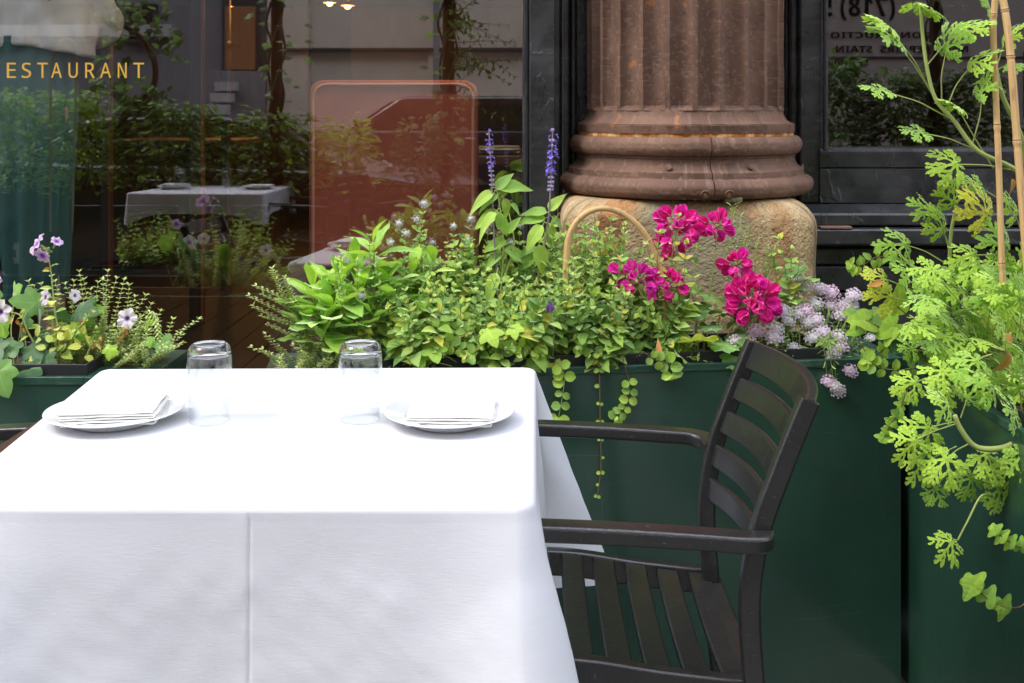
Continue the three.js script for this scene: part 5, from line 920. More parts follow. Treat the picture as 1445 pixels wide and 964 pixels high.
const trumpet = [0, 1].map((i) => fanLeaf((a) => 0.92 + 0.09 * Math.cos(a * 5) + 0.04 * Math.cos(a * 13 + i), 60, 6, (q, a) => 0.62 * Math.sqrt(q + 0.001) - 0.3 * q * q + 0.13 * q * q * Math.sin(a * 7 + i * 2) + 0.06 * q * q * Math.sin(a * 15)));
reseed(144);
{
  const p = new Plant('petunia_plant', 'leggy yellowing petunia with a lavender flower on top, left edge of the view', 'plant', soilA(70, 0.06)), T = (x, y, v = 0.06) => topA(x, y, v);
  for (const [pts, n] of [[[[85, 505], [82, 470], [76, 430], [72, 385], [66, 352]], 17], [[[95, 500], [105, 470], [118, 455], [128, 440]], 5], [[[60, 505], [40, 470], [28, 445], [12, 440]], 8], [[[120, 508], [128, 490], [140, 480]], 4], [[[80, 505], [78, 480], [72, 450]], 8], [[[150, 505], [170, 480], [180, 455]], 3]]) {
    const q = pts.map(([x, y]) => T(x, y)); p.pairs(q, { r: 0.0026, gap: 0.013, n, size: 0.026, geo: G.ovate, mat: [...L.petunia, ...L.petunia, L.dry], start: 0.2, alt: true, stem: ST.pale, el0: 0, el1: 0.7 });
    for (let i = 0; i < 5; i++) { const c = q[1].clone().lerp(q[q.length - 1], rnd()); p.leaf(pick(G.hang), L.dry, c, V(rr(-1, 1), rr(-1.6, -0.3), rr(-0.3, 0.8)), V(rr(-1, 1), 0.3, 0.8), rr(0.012, 0.02)); }
  }
  for (let i = 0; i < 26; i++) p.leaf(pick(G.ovate), pick(L.petunia), T(rr(50, 125), rr(465, 508), rr(0.03, 0.08)), V(rr(-1, 1), rr(-0.2, 1), rr(-0.2, 1)), V(rr(-0.3, 0.3), 0.6, 0.8), rr(0.02, 0.032));
  for (const [x, y, s, d, m, v] of [[57, 347, 0.027, [-0.75, 0.55, 0.5], 0, 0.06], [79, 343, 0.015, [0.5, 0.7, 0.3], 0, 0.06], [62, 358, 0.02, [-0.2, -0.5, 0.8], 0, 0.05], [4, 440, 0.028, [-0.2, 0.1, 1], 1, 0.02], [181, 450, 0.024, [0.35, 0.25, 1], 1, 0.05], [68, 420, 0.022, [-0.6, 0.2, 0.7], 1, 0.08], [104, 418, 0.016, [0.7, 0.3, 0.4], 1, 0.08], [-8, 396, 0.02, [0.3, 0.3, 1], 0, 0.05]]) {
    const c = T(x, y, v), dir = V(...d).normalize(), m4 = frameMatrix(p.loc(c), V().crossVectors(dir, V(0.3, 0.2, 0.9)).lengthSq() > 0.01 ? V().crossVectors(dir, V(0.3, 0.9, 0.2)) : V(1, 0, 0), dir, s);
    addAt('flower', trumpet[m], m ? M.petuniaPale : M.petunia, p.t, m4); p.stem([c.clone().addScaledVector(dir, -s * 1.1), c.clone().addScaledVector(dir, s * 0.02)], 0.0016, 0.0035, ST.pale, 6);
  }
  p.done();
}
reseed(155);
{
  const p = new Plant('ivy_plant', 'dark ivy with big lobed leaves hanging over the left planter rim', 'plant', soilA(20, 0.05)), T = (x, y, v) => topA(x, y, v);
  for (const [x, y, s, v, dx, dy, k, up] of [[40, 520, 0.052, 0.0, 0.15, -0.9, 0], [15, 488, 0.05, 0.03, -0.3, -0.4, 1], [-2, 525, 0.06, -0.03, 0.5, -0.8, 2], [45, 492, 0.042, 0.04, 0.6, -0.4, 0], [62, 508, 0.042, 0.03, 0.8, -0.3, 0], [50, 428, 0.058, 0.12, -0.6, 0.2, 2], [112, 438, 0.05, 0.1, 0.8, 0.1, 0], [120, 440, 0.05, 0.12, 0.9, 0.25, 3], [100, 468, 0.045, 0.08, 0.7, -0.1, 3], [5, 460, 0.05, 0.06, -0.2, 0.2, 3], [30, 462, 0.045, 0.08, 0.4, 0.3, 1], [-10, 490, 0.05, 0.02, 0.4, -0.3, 0], [70, 470, 0.045, 0.1, -0.5, -0.2, 0], [20, 418, 0.05, 0.15, 0.3, 0.4, 3], [88, 450, 0.045, 0.13, 0.1, 0.5, 0], [-5, 420, 0.05, 0.1, -0.2, 0.3, 2], [130, 470, 0.04, 0.12, 0.5, -0.2, 3], [55, 452, 0.05, 0.12, 0.2, 0.3, 0]]) {
    const c = T(x, y, v); p.leaf(pick(G.ivy), k === 3 ? pick(L.ivyLight) : L.ivy[k], c, V(dx, dy, 0.45), V(rr(-0.3, 0.3), rr(0.3, 0.7), 0.9), s); p.stem(bend(soilA(lerp(x, 20, 0.4), 0.08), c, 0.1), 0.0015, 0.0011, ST.pale);
  }
  p.done();
  const q = new Plant('ivy_plant', 'single ivy sprig with one large leaf at the right end of the left planter', 'plant', soilA(190, 0.1)); q.leaf(G.ivy[0], L.ivy[2], T(226, 482, 0.08), V(0.9, -0.35, 0.3), V(0.2, 0.5, 0.8), 0.036); q.leaf(G.ivy[1], L.ivyLight[1], T(214, 482, 0.1), V(-0.6, -0.1, 0.4), V(0, 0.6, 0.8), 0.026); q.leaf(G.ivy[2], L.ivyLight[0], T(205, 458, 0.12), V(0.5, 0.3, 0.4), V(0, 0.6, 0.8), 0.026); q.leaf(G.ivy[2], L.ivyLight[0], T(156, 492, 0.04), V(-0.1, -0.8, 0.4), V(0, 0.4, 0.9), 0.026); q.stem([soilA(190, 0.1), T(200, 492, 0.09), T(216, 490, 0.09), T(226, 482, 0.08)], 0.0013, 0.001, ST.brown); q.stem([soilA(190, 0.1), T(200, 470, 0.12), T(205, 458, 0.12)], 0.0013, 0.001, ST.brown); q.done();
  const tw = new Plant('twig', 'short dry twig lying on the green cover board', 'twig', T(172, 502, 0.03)); tw.stem([V(Xp(170, 2.48), 0.704, -2.48), V(Xp(182, 2.47), 0.708, -2.47), V(Xp(193, 2.5), 0.704, -2.5)], 0.003, 0.0015, ST.red); tw.done();
}

// ---- right planter: lemon geranium, bamboo canes, ivy, jenny
reseed(166);
{
  const p = new Plant('scented_geranium', 'large light green geranium with feathery cut leaves along the right edge', 'plant', V(1.05, 0.69, -2.3)), T = (x, y, d = 2.3) => at(x, y, d);
  const stemP = (pts, r0, r1, m = ST.pale) => p.stem(pts.map(([x, y, d]) => T(x, y, d ?? 2.3)), r0, r1, m, 8);
  stemP([[1432, 520, 2.4], [1446, 440, 2.4], [1455, 330, 2.36], [1448, 262], [1432, 239], [1379, 212], [1346, 170], [1321, 141], [1308, 95], [1300, 25], [1299, 4]], 0.006, 0.0034);
  stemP([[1425, 520, 2.42], [1440, 400, 2.42], [1450, 250, 2.4], [1440, 190, 2.38], [1413, 130, 2.36], [1402, 60, 2.36], [1409, -20, 2.36]], 0.0075, 0.004);
  stemP([[1400, 470, 2.45], [1345, 395, 2.42], [1342, 330, 2.42], [1350, 290, 2.42]], 0.005, 0.003);
  stemP([[1400, 480, 2.4], [1330, 415, 2.36], [1290, 380, 2.34], [1262, 350, 2.34]], 0.0035, 0.002);
  stemP([[1460, 560, 2.1], [1444, 612, 2.05], [1420, 631, 2.03], [1378, 631, 2.03], [1356, 606, 2.03], [1347, 586, 2.03]], 0.0065, 0.0045);
  stemP([[1400, 700, 2.05], [1385, 700, 2.03], [1366, 735, 2.02], [1352, 762, 2.02]], 0.0022, 0.0018);
  // [centre, radius in pixels, node it hangs from, distance, yellow, turn of the tip]
  const leaves = [[1302, 12, 46, 1300, 22], [1255, 40, 46, 1321, 141], [1262, 55, 50, 1321, 141], [1336, 68, 46, 1329, 155], [1362, 38, 44, 1306, 95], [1243, 128, 44, 1346, 170], [1297, 187, 40, 1379, 212], [1374, 88, 44, 1332, 160], [1386, 130, 40, 1372, 205], [1352, 152, 40, 1402, 238], [1348, 232, 48, 1440, 242], [1378, 262, 40, 1440, 300, 2.36], [1390, 300, 56, 1425, 370, 2.3, 1], [1312, 298, 42, 1343, 350, 2.4], [1345, 284, 40, 1345, 320, 2.4], [1330, 322, 48, 1343, 372, 2.38], [1276, 345, 46, 1335, 372, 2.36], [1372, 360, 46, 1430, 365, 2.34], [1418, 345, 50, 1440, 420, 2.3], [1395, 10, 46, 1402, 60, 2.36], [1418, 55, 36, 1405, 100, 2.36], [1432, 300, 40, 1445, 350, 2.34], [1285, 385, 44, 1340, 420, 2.34], [1245, 392, 40, 1310, 425, 2.36, 1], [1258, 420, 40, 1320, 440, 2.36, 1], [1400, 120, 32, 1410, 140, 2.36], [1425, 92, 30, 1405, 100, 2.36],
    [1335, 570, 48, 1347, 586, 2.04], [1398, 545, 46, 1410, 560, 2.08], [1430, 585, 52, 1440, 600, 2.02], [1290, 622, 44, 1350, 598, 2.04], [1335, 648, 52, 1368, 626, 2.03], [1392, 642, 50, 1380, 632, 2.05], [1425, 660, 46, 1420, 632, 2.05], [1342, 765, 42, 1352, 762, 2.02], [1310, 605, 46, 1350, 595, 2.06], [1365, 560, 44, 1356, 590, 2.08], [1438, 545, 50, 1442, 580, 2.08], [1300, 655, 36, 1350, 630, 2.06], [1370, 675, 40, 1385, 650, 2.06], [1410, 690, 40, 1410, 660, 2.06], [1445, 690, 40, 1440, 660, 2.06], [1290, 540, 40, 1330, 530, 2.2], [1330, 525, 46, 1370, 500, 2.15], [1378, 510, 46, 1400, 500, 2.14], [1440, 500, 46, 1440, 520, 2.1], [1412, 460, 40, 1425, 480, 2.2], [1395, 445, 36, 1420, 470, 2.26, 1], [1438, 420, 44, 1440, 460, 2.2], [1352, 395, 40, 1350, 410, 2.4], [1410, 390, 36, 1430, 420, 2.3], [1442, 380, 40, 1445, 420, 2.3], [1305, 460, 36, 1340, 470, 2.35], [1445, 640, 46, 1440, 612, 2.0], [1320, 690, 30, 1340, 660, 2.06]];
  for (const [x, y, s, nx, ny, d = 2.3, yel] of leaves) {
    const c = T(x, y, d), n = T(nx, ny, d + 0.015), dir = c.clone().sub(n); dir.y *= 0.8; if (dir.lengthSq() < 1e-4) dir.set(0, 1, 0.2); dir.normalize().add(V(0, y > 600 ? -0.55 : -0.12, 0.25));
    const flat = y < 260 && y !== 232; const up = V(rr(-0.4, 0.4), flat ? 0.95 : rr(0.35, 0.8), flat ? rr(0.3, 0.6) : rr(0.6, 1.1));
    p.leaf(pick(G.citro), yel ? pick(L.citroY) : pick(L.citro), c, dir, up, 0.86 * s * d / F * rr(0.9, 1.1)); p.stem(bend(n, c, 0.06), 0.0017, 0.0013, ST.pale, 5);
  }
  for (let i = 0; i < 84; i++) { const x = rr(1285, 1450), y = rr(370, 560), d = rr(2.2, 2.5); if (x < 1330 && y > 530) continue; const c = T(x, y, d); p.leaf(pick(G.citro), pick(L.citro), c, V(rr(-1, 1), rr(-0.5, 0.4), rr(0, 0.7)), V(rr(-0.4, 0.4), rr(0.4, 1), rr(0.3, 1)), rr(26, 40) * d / F); p.stem(bend(V(rr(0.95, 1.25), 0.69, -d), c, 0.1), 0.0016, 0.0012, ST.pale, 4); }
  p.leaf(G.hang[1], L.dry, T(1428, 252, 2.32), V(0.3, -1, 0.3), V(0.5, 0.2, 1), 0.03); p.leaf(G.hang[0], L.dry, T(1245, 397, 2.34), V(-1, -0.3, 0.3), V(0, 0.2, 1), 0.03); p.leaf(G.hang[2], L.dry, T(1420, 470, 2.15), V(0.3, -1, 0.3), V(0.5, 0.2, 1), 0.04); p.leaf(G.hang[1], L.dry, T(1425, 500, 2.12), V(-0.4, -1, 0.3), V(0.5, 0.2, 1), 0.04);
  p.done();
}
{ // mint and jenny filling the right planter, ivy at its near left corner
  reseed(177);
  const p = new Plant('mint_plant', 'leafy mint filling the right planter beneath the cut-leaved geranium', 'plant', V(1.0, 0.69, -2.4));
  for (let i = 0; i < 38; i++) { const d = rr(2.2, 2.56), x = Math.max(rr(1275, 1440), PX + 0.93 * F / d), y = lerp(515, 405, rnd()), b = V(Math.max(0.93, Xp(x, d) + rr(-0.05, 0.05)), 0.69, -d); p.pairs(bend(b, at(x, y, d), 0.12), { r: 0.0013, gap: 0.026, size: 0.032, geo: G.ovate, mat: [L.mint[0], L.mint[2], L.mint[1]], start: 0.2 }); }
  p.done();
  const f = new Plant('mint_plant', 'low mint covering the soil of the right planter at the edge of the view', 'plant', V(1.12, 0.69, -2.0));
  for (let i = 0; i < 90; i++) { const b = V(rr(0.98, 1.29), 0.69, rr(-2.6, -1.5)); if ((b.x * F / -b.z + PX) < 1435) continue; f.pairs(bend(b, b.clone().add(V(rr(-0.06, 0.06), rr(0.07, 0.2), rr(-0.06, 0.06))), 0.12), { r: 0.0014, gap: 0.028, size: 0.036, geo: G.ovate, mat: [L.mint[0], L.mint[2], L.mint[1]], start: 0.15 }); }
  f.done();
  const v = new Plant('ivy_plant', 'ivy with broad dark leaves between the two dark green planters', 'plant', V(0.93, 0.69, -2.5)), T = (x, y, d = 2.46) => at(x, y, d);
  for (const [x, y, s, dx, dy, k] of [[1245, 448, 0.055, -0.3, -0.2, 2], [1262, 460, 0.05, -0.7, -0.3, 4], [1222, 452, 0.045, -0.8, 0.1, 4], [1275, 480, 0.045, -0.6, -0.4, 0], [1300, 462, 0.045, 0.2, 0.2, 0], [1320, 470, 0.042, 0.4, -0.2, 1], [1300, 440, 0.045, 0.4, 0.4, 2], [1265, 432, 0.05, 0.1, 0.7, 4], [1338, 490, 0.04, 0.4, -0.4, 0], [1370, 495, 0.04, 0.3, -0.7, 1], [1205, 445, 0.03, -0.7, 0.3, 4], [1255, 470, 0.03, -0.3, -0.6, 4], [1290, 495, 0.035, -0.1, -0.7, 2], [1345, 462, 0.04, 0.6, 0, 1]]) { const c = T(x, y, 2.46 - rr(0, 0.06)); v.leaf(pick(k === 4 ? G.ivyHeart : G.ivy), k === 4 ? pick(L.ivyLight) : L.ivy[k], c, V(dx, dy, 0.4), V(rr(-0.3, 0.3), rr(0.4, 0.9), 0.8), s); v.stem(bend(V(0.95, 0.69, -2.48), c, 0.12), 0.0016, 0.0012, ST.brown); }
  v.done();
  const heart = { geo: G.ivyHeart, mat: [L.ivyLight[0], L.ivyLight[1], L.jenny[0]], s: 0.026, n: 6, tip: false };
  trail('ivy runner with heart-shaped leaves dangling in the gap between the two planters', [V(0.93, 0.7, -2.5), T(1290, 535, 2.42), T(1276, 560, 2.4), T(1270, 580, 2.39), T(1256, 600, 2.38), T(1248, 618, 2.38)], { ...heart, n: 7, s: 0.018, stem: ST.red, t0: 0.15 });
  trail('slender runner reaching left across the planter corner with pale leaves', [V(0.96, 0.7, -2.42), T(1315, 515, 2.42), T(1270, 522, 2.41), T(1240, 518, 2.4), T(1222, 508, 2.4)], { n: 6, s: 0.026, t0: 0.1 });
  trail('reddish runner looping over the corner behind the alyssum', [V(0.95, 0.7, -2.46), T(1290, 470, 2.46), T(1255, 488, 2.44), T(1228, 502, 2.43), T(1208, 468, 2.44), T(1212, 450, 2.44)], { ...heart, n: 5, s: 0.02, stem: ST.red });
  trail('thin stem with pointed leaves reaching left before the black boards', [V(0.98, 0.7, -2.44), T(1300, 430, 2.42), T(1262, 372, 2.4), T(1240, 362, 2.4), T(1215, 375, 2.4), T(1200, 372, 2.4)], { n: 7, s: 0.024, geo: G.ovate, t0: 0.45, stem: ST.brown });
  trail('ivy runner with bright heart-shaped leaves at the lower right edge', [V(0.9, 0.71, -1.96), at(1458, 760, 1.95), at(1446, 852, 1.94), at(1420, 857, 1.93), at(1395, 846, 1.93), at(1372, 826, 1.93)], { ...heart, n: 3, s: 0.026, t0: 0.45, stem: ST.red });
  trail('ivy runner with small bright leaves just above the lower right corner one', [V(0.9, 0.71, -1.95), at(1462, 740, 1.95), at(1445, 772, 1.94), at(1420, 762, 1.93), at(1404, 748, 1.93)], { ...heart, n: 4, s: 0.018, t0: 0.4, stem: ST.brown });
}
// two bamboo canes
function cane(label, pts, r, nodes) {
  const t = thing('bamboo_cane', label, 'cane', pts[0]), loc = pts.map((q) => q.clone().sub(pts[0])), c = new THREE.CatmullRomCurve3(loc, false, 'centripetal');
  part('culm', tube(loc, (k) => r * (1 + nodes.reduce((s, n) => s + 0.16 * Math.exp(-(((k - n) / 0.006) ** 2)) - 0.1 * Math.exp(-(((k - n + 0.01) / 0.004) ** 2)), 0)), 0, 14, 260), M.bamboo, t);
  for (const n of nodes) addAt('node', new THREE.TorusGeometry(r * 1.04, r * 0.16, 6, 16), ST.brown, t, frameMatrix(c.getPoint(n + 0.004), c.getTangent(n), UP));
  return t;
}
cane('straight upright bamboo cane at the right edge, the left of two', [at(1424, 540, 2.25), at(1415, 400, 2.27), at(1410, 250, 2.28), at(1404, 100, 2.3), at(1402, 30, 2.3), at(1410, -60, 2.3)], 0.0064, [0.235, 0.49, 0.82]);
cane('bamboo cane bowing over towards the left at the right edge, the right of two', [at(1462, 560, 2.12), at(1446, 330, 2.14), at(1437, 220, 2.15), at(1428, 100, 2.16), at(1422, 40, 2.17), at(1413, -8, 2.18), at(1398, -40, 2.19)], 0.0074, [0.36, 0.55, 0.75]);

// ================================================================ person inside, seen from behind through the glass
{
  const d = 3.78, X0 = Xp(34, d), t = thing('person', 'person seen from behind through the glass, in loose white blouse and long teal skirt', 'person', V(X0, FLR, -d)); t.scale.setScalar(1.05);
  const skin = std({ color: lin(0.5, 0.32, 0.24), roughness: 0.6 }), linen = std({ color: lin(0.78, 0.77, 0.73), roughness: 0.95, side: THREE.DoubleSide, bumpMap: weave, bumpScale: 0.0004 }), teal = std({ color: lin(0.035, 0.12, 0.11), roughness: 0.85 }), hairM = std({ color: lin(0.14, 0.075, 0.035), roughness: 0.6 });
  const B = { hipL: V(-0.065, 0.9, 0), hipR: V(0.065, 0.9, 0), kneeL: V(-0.07, 0.48, -0.01), kneeR: V(0.07, 0.48, -0.02), ankL: V(-0.1, 0.08, 0.02), ankR: V(0.1, 0.08, 0.01), toeL: V(-0.12, 0.03, -0.15), toeR: V(0.12, 0.03, -0.16), waist: V(0, 1.05, 0), chest: V(0, 1.27, 0.01), neck: V(0, 1.44, 0.01), shL: V(-0.17, 1.36, 0), shR: V(0.17, 1.36, 0), elL: V(-0.27, 1.12, 0.02), elR: V(0.19, 1.2, -0.13), wrL: V(-0.2, 0.98, -0.18), wrR: V(0.06, 1.2, -0.33) };
  const body = (p) => { let s = capsule(p, B.hipL, B.hipR, 0.088, 0.088); for (const [a, b, r0, r1] of [['hipL', 'kneeL', 0.075, 0.056], ['hipR', 'kneeR', 0.075, 0.056], ['kneeL', 'ankL', 0.055, 0.036], ['kneeR', 'ankR', 0.055, 0.036], ['ankL', 'toeL', 0.036, 0.026], ['ankR', 'toeR', 0.036, 0.026], ['waist', 'chest', 0.085, 0.095], ['shL', 'shR', 0.06, 0.06], ['chest', 'neck', 0.07, 0.05], ['shL', 'elL', 0.048, 0.038], ['shR', 'elR', 0.048, 0.038], ['elL', 'wrL', 0.037, 0.026], ['elR', 'wrR', 0.037, 0.026]]) s = smin(s, capsule(p, B[a], B[b], r0, r1), 0.04); s = smin(s, capsule(p, B.waist, V(0, 0.92, 0), 0.088, 0.1), 0.05); return smin(s, capsule(p, B.neck, V(0, 1.52, -0.005), 0.05, 0.05), 0.02); };
  const head = (p) => { let s = Math.hypot(p.x / 0.92, (p.y - 1.605) * 0.82, (p.z + 0.01) * 0.95) - 0.096; s = smin(s, capsule(p, V(0, 1.545, -0.06), V(0, 1.53, -0.075), 0.04, 0.03), 0.04); s = smin(s, capsule(p, V(0, 1.61, -0.1), V(0, 1.578, -0.117), 0.009, 0.014), 0.012); for (const k of [-1, 1]) { s = smin(s, capsule(p, V(k * 0.088, 1.615, 0), V(k * 0.09, 1.58, -0.005), 0.013, 0.009), 0.008); s = Math.max(s, -(p.distanceTo(V(k * 0.034, 1.61, -0.112)) - 0.017)); s = Math.min(s, p.distanceTo(V(k * 0.034, 1.61, -0.098)) - 0.013); } s = smin(s, capsule(p, V(-0.02, 1.553, -0.1), V(0.02, 1.553, -0.1), 0.007, 0.007), 0.006); return smin(s, capsule(p, V(0, 1.44, 0.01), V(0, 1.53, -0.005), 0.052, 0.05), 0.02); };
  const hand = (wr, el, k) => { const f = wr.clone().sub(el).normalize(), side = V().crossVectors(f, UP).normalize(), up = V().crossVectors(side, f), P = (a, b, c) => wr.clone().addScaledVector(f, a).addScaledVector(side, b).addScaledVector(up, c), bones = [[P(-0.01, 0, 0), P(0.06, 0, 0), 0.024, 0.026]]; [[-0.027, 0.05], [-0.009, 0.06], [0.009, 0.056], [0.026, 0.044]].forEach(([b, l]) => { bones.push([P(0.06, b, 0), P(0.06 + l * 0.55, b * 1.08, -0.012), 0.0095, 0.0085], [P(0.06 + l * 0.55, b * 1.08, -0.012), P(0.06 + l * 0.85, b * 1.05, -0.035), 0.0085, 0.007]); }); bones.push([P(0.015, k * 0.03, 0), P(0.045, k * 0.052, -0.012), 0.011, 0.009], [P(0.045, k * 0.052, -0.012), P(0.07, k * 0.05, -0.022), 0.009, 0.0075]); return (p) => bones.reduce((s, [a, b, r0, r1], i) => i ? smin(s, capsule(p, a, b, r0, r1), 0.006) : capsule(p, a, b, r0, r1), 1); };
  const gl = [blob(body, V(-0.36, -0.02, -0.34), V(0.36, 1.5, 0.2), 0.016), blob(head, V(-0.12, 1.46, -0.15), V(0.12, 1.74, 0.13), 0.007)];
  for (const [w, e, k] of [[B.wrL, B.elL, 1], [B.wrR, B.elR, -1]]) gl.push(blob(hand(w, e, k), w.clone().addScalar(-0.14), w.clone().addScalar(0.14), 0.0055));
  part('body', gl, skin, t);
  // loose boxy blouse with wide sleeves; folds are in its shape
  const fold = (p) => 0.007 * noise3(p.x * 13 + p.y * 4, p.y * 5, p.z * 10) + 0.006 * Math.sin(p.x * 50 + 4 * noise3(p.x * 3, p.y * 3, 1)) * sstep(1.42 - p.y, 0, 0.22) + 0.012 * Math.exp(-((p.x / 0.02) ** 2)) * (p.z > 0 ? 1 : 0);
  const blouse = (p) => { const k = sstep(p.y, 1.12, 1.36), w = lerp(0.225, 0.18, k), dz = lerp(0.135, 0.1, k); let s = (Math.hypot(p.x / w, (p.z - 0.005) / dz) - 1) * 0.11; s = Math.max(s, p.y - 1.4 + Math.abs(p.x) * 0.22); s = smin(s, capsule(p, B.shL, B.elL, 0.07, 0.085), 0.03); s = smin(s, capsule(p, B.shR, B.elR, 0.07, 0.075), 0.03); s = smin(s, capsule(p, B.elL, B.elL.clone().lerp(B.wrL, 0.75), 0.08, 0.06), 0.03); s = smin(s, capsule(p, B.elR, B.elR.clone().lerp(B.wrR, 0.75), 0.07, 0.055), 0.03); s += fold(p); const hem = 1.085 + 0.02 * Math.cos(p.x * 9) + 0.006 * noise3(p.x * 8, 0, 0) - (p.x < -0.215 ? 1 : 0); s = Math.max(s, hem - p.y); return Math.max(s, -Math.max(Math.hypot(p.x, p.z) - 0.066, 1.375 - p.y)); };
  part('blouse', blob(blouse, V(-0.42, 0.86, -0.36), V(0.4, 1.46, 0.24), 0.011), linen, t);
  const sk = sheet(96, 24, (u, v) => { const a = u * Math.PI * 2, y = lerp(1.14, 0.3, v), pl = 1 + (0.035 + 0.06 * v) * Math.sin(a * 17 + noise3(v * 2, a, 0)), w = (lerp(0.15, 0.175, sstep(v, 0, 0.25)) - 0.03 * v) * pl; return V(Math.sin(a) * w - 0.02 * v, y, Math.cos(a) * w * 0.85); }); teal.side = THREE.DoubleSide; part('skirt', sk, teal, t);
  const hair = (p) => { let s = Math.hypot(p.x, (p.y - 1.635) * 0.9, p.z - 0.018) - 0.108; s = smin(s, capsule(p, V(0, 1.56, 0.07), V(0.08, 1.41, 0.1), 0.075, 0.055), 0.05); s = smin(s, capsule(p, V(0.08, 1.41, 0.1), V(0.14, 1.265, 0.145), 0.05, 0.016), 0.03); s += 0.004 * Math.sin(p.x * 160 + 5 * noise3(p.x * 10, p.y * 4, 2)); return Math.max(s, -(p.z + 0.055 + (p.y > 1.67 ? (p.y - 1.67) * 2 : 0))); };
  part('hair', blob(hair, V(-0.14, 1.22, -0.12), V(0.19, 1.78, 0.24), 0.008), hairM, t);
  for (const s of [-1, 1]) part('shoe', blob((p) => smin(capsule(p, V(s * 0.1, 0.045, 0.03), V(s * 0.118, 0.03, -0.15), 0.046, 0.034), capsule(p, V(s * 0.1, 0.09, 0.02), V(s * 0.1, 0.04, 0.02), 0.042, 0.042), 0.02), V(s * 0.11 - 0.09, -0.02, -0.22), V(s * 0.11 + 0.09, 0.15, 0.11), 0.011), M.liner, t);
}

// ================================================================ across the pavement and the street: seen only in the glass
const MQ = (px, py, d, r) => mirrorAt(px, py, d, r);
// second laid table by the kerb
{
  const o = V(-2.3, 0, 1.25), dx = o.x - (TC[0].x + TC[2].x) / 2, dz = o.z - (TC[0].z + TC[2].z) / 2;
  const t = scene.getObjectByName('cafe_table').clone(); t.name = numbered('cafe_table'); t.userData = { label: 'second square table by the kerb, seen reflected in the left window', category: 'table' }; t.position.set(o.x, 0, o.z); scene.add(t);
  const c = solo('tablecloth', clothGeo(TC, 9, null, [0.1, 0.1, 0.1, 0.1], 0.12), M.cloth, 'white tablecloth on the second table, seen reflected low in the left window', 'tablecloth'); c.position.set(dx, 0, dz);
  for (const nm of ['dinner_plate', 'folded_napkin']) for (const k of ['', '_001']) { const a = scene.getObjectByName(nm + k), b = a.clone(); b.name = numbered(nm); b.userData = { label: `${nm === 'dinner_plate' ? 'white plate' : 'folded napkin'} on the second table, reflected in the window, ${k ? 'its left' : 'its right'} place`, category: a.userData.category }; b.position.set(a.position.x + dx, a.position.y, a.position.z + dz); scene.add(b); }
  const gA = tumbler(V(o.x + 0.05, 0, o.z + 0.1), 'tumbler on the second table reflected in the window, nearer the kerb'), gB = tumbler(V(o.x - 0.2, 0, o.z - 0.1), 'tumbler on the second table reflected in the window, nearer the glass');
  copyThing(chair, 'black armchair at the second table reflected in the left window, right of its cloth', o.x + 0.62, o.z - 0.02, 0.15);
  copyThing(chair, 'black armchair pulled out beside the second table, reflected left of the terracotta chair', o.x + 1.2, o.z + 0.25, 2.6);
}
{ // plain wooden table inside gets a plate and napkin
  const p = at(703, 212, 4.85), pl = solo('dinner_plate', plateGeo(0.105), M.china, 'plate with a folded napkin on the wooden table inside the window', 'plate'); pl.position.set(p.x, FLR + 0.757, p.z);
  const n = solo('folded_napkin', napkinGeo(0.18, 0.13, 4, 9), std({ color: lin(0.52, 0.47, 0.34), roughness: 0.95, side: THREE.DoubleSide }), 'beige folded napkin on the wooden table inside the window', 'napkin'); n.position.set(p.x, FLR + 0.763, p.z); n.scale.y = 1.6; n.rotation.y = 0.05;
}
// shrubs and climbers in planters along the kerb
reseed(201);
planter('green planter along the kerb, reflected at the left of the left window', -3.9, 2.12, 0, 2.3, 0.36, [0.02, 2.28]);
planter('green planter along the kerb, reflected behind the terracotta chair', -1.4, 2.12, 0, 2.2, 0.36, [0.02, 2.18]);
planter('green planter along the kerb, reflected in the right window', 1.7, 1.95, 0, 2.2, 0.45, [0.02, 2.18]);
function shrub(label, c, w, h, n, mats, geo, size, blooms) {
  const base = V(c.x, 0.69, c.z), p = new Plant('shrub', label, 'shrub', base);
  for (let i = 0; i < 9; i++) { const a = rr(0, 6.3), e = base.clone().add(V(Math.cos(a) * w * rr(0.2, 0.9), h * rr(0.6, 1), Math.sin(a) * 0.2)); p.stem(bend(base.clone().add(V(rr(-0.1, 0.1), 0, rr(-0.05, 0.05))), e, 0.12), 0.004, 0.0015, ST.green, 4); }
  for (let i = 0; i < n; i++) { const y = Math.pow(rnd(), 0.8), a = rr(0, 6.3), r = Math.sqrt(rnd()) * (1 - 0.45 * y * y); const q = base.clone().add(V(Math.cos(a) * w * r, y * h + 0.06 * noise3(a, i, 1), Math.sin(a) * 0.24 * r)); if (noise3(q.x * 5, q.y * 5, q.z * 5) < -0.35) continue; p.leaf(pick(geo), pick(mats), q, V(Math.cos(a), rr(-0.5, 0.7), Math.sin(a)), V(rr(-0.5, 0.5), 1, rr(-0.5, 0.5)), size * rr(0.7, 1.3), undefined, true); }
  for (let i = 0; i < (blooms ?? 0); i++) { const a = rr(0, 6.3); addAt('flower_head', pick(headG), M.whiteBloom, p.t, new THREE.Matrix4().makeTranslation(Math.cos(a) * w * rr(0.2, 1), h * rr(0.35, 1.02), -0.22 * rnd()).multiply(new THREE.Matrix4().makeScale(1.8, 1.8, 1.8))); }
  return p.done();
}
planter('low green planter before the second table, reflected under it in the left window', -2.75, 0.62, 0, 1.5, 0.3, [0.02, 1.48], { h: 0.34 });
const bushy = [...L.mint, ...L.lance, L.salvia[0]];
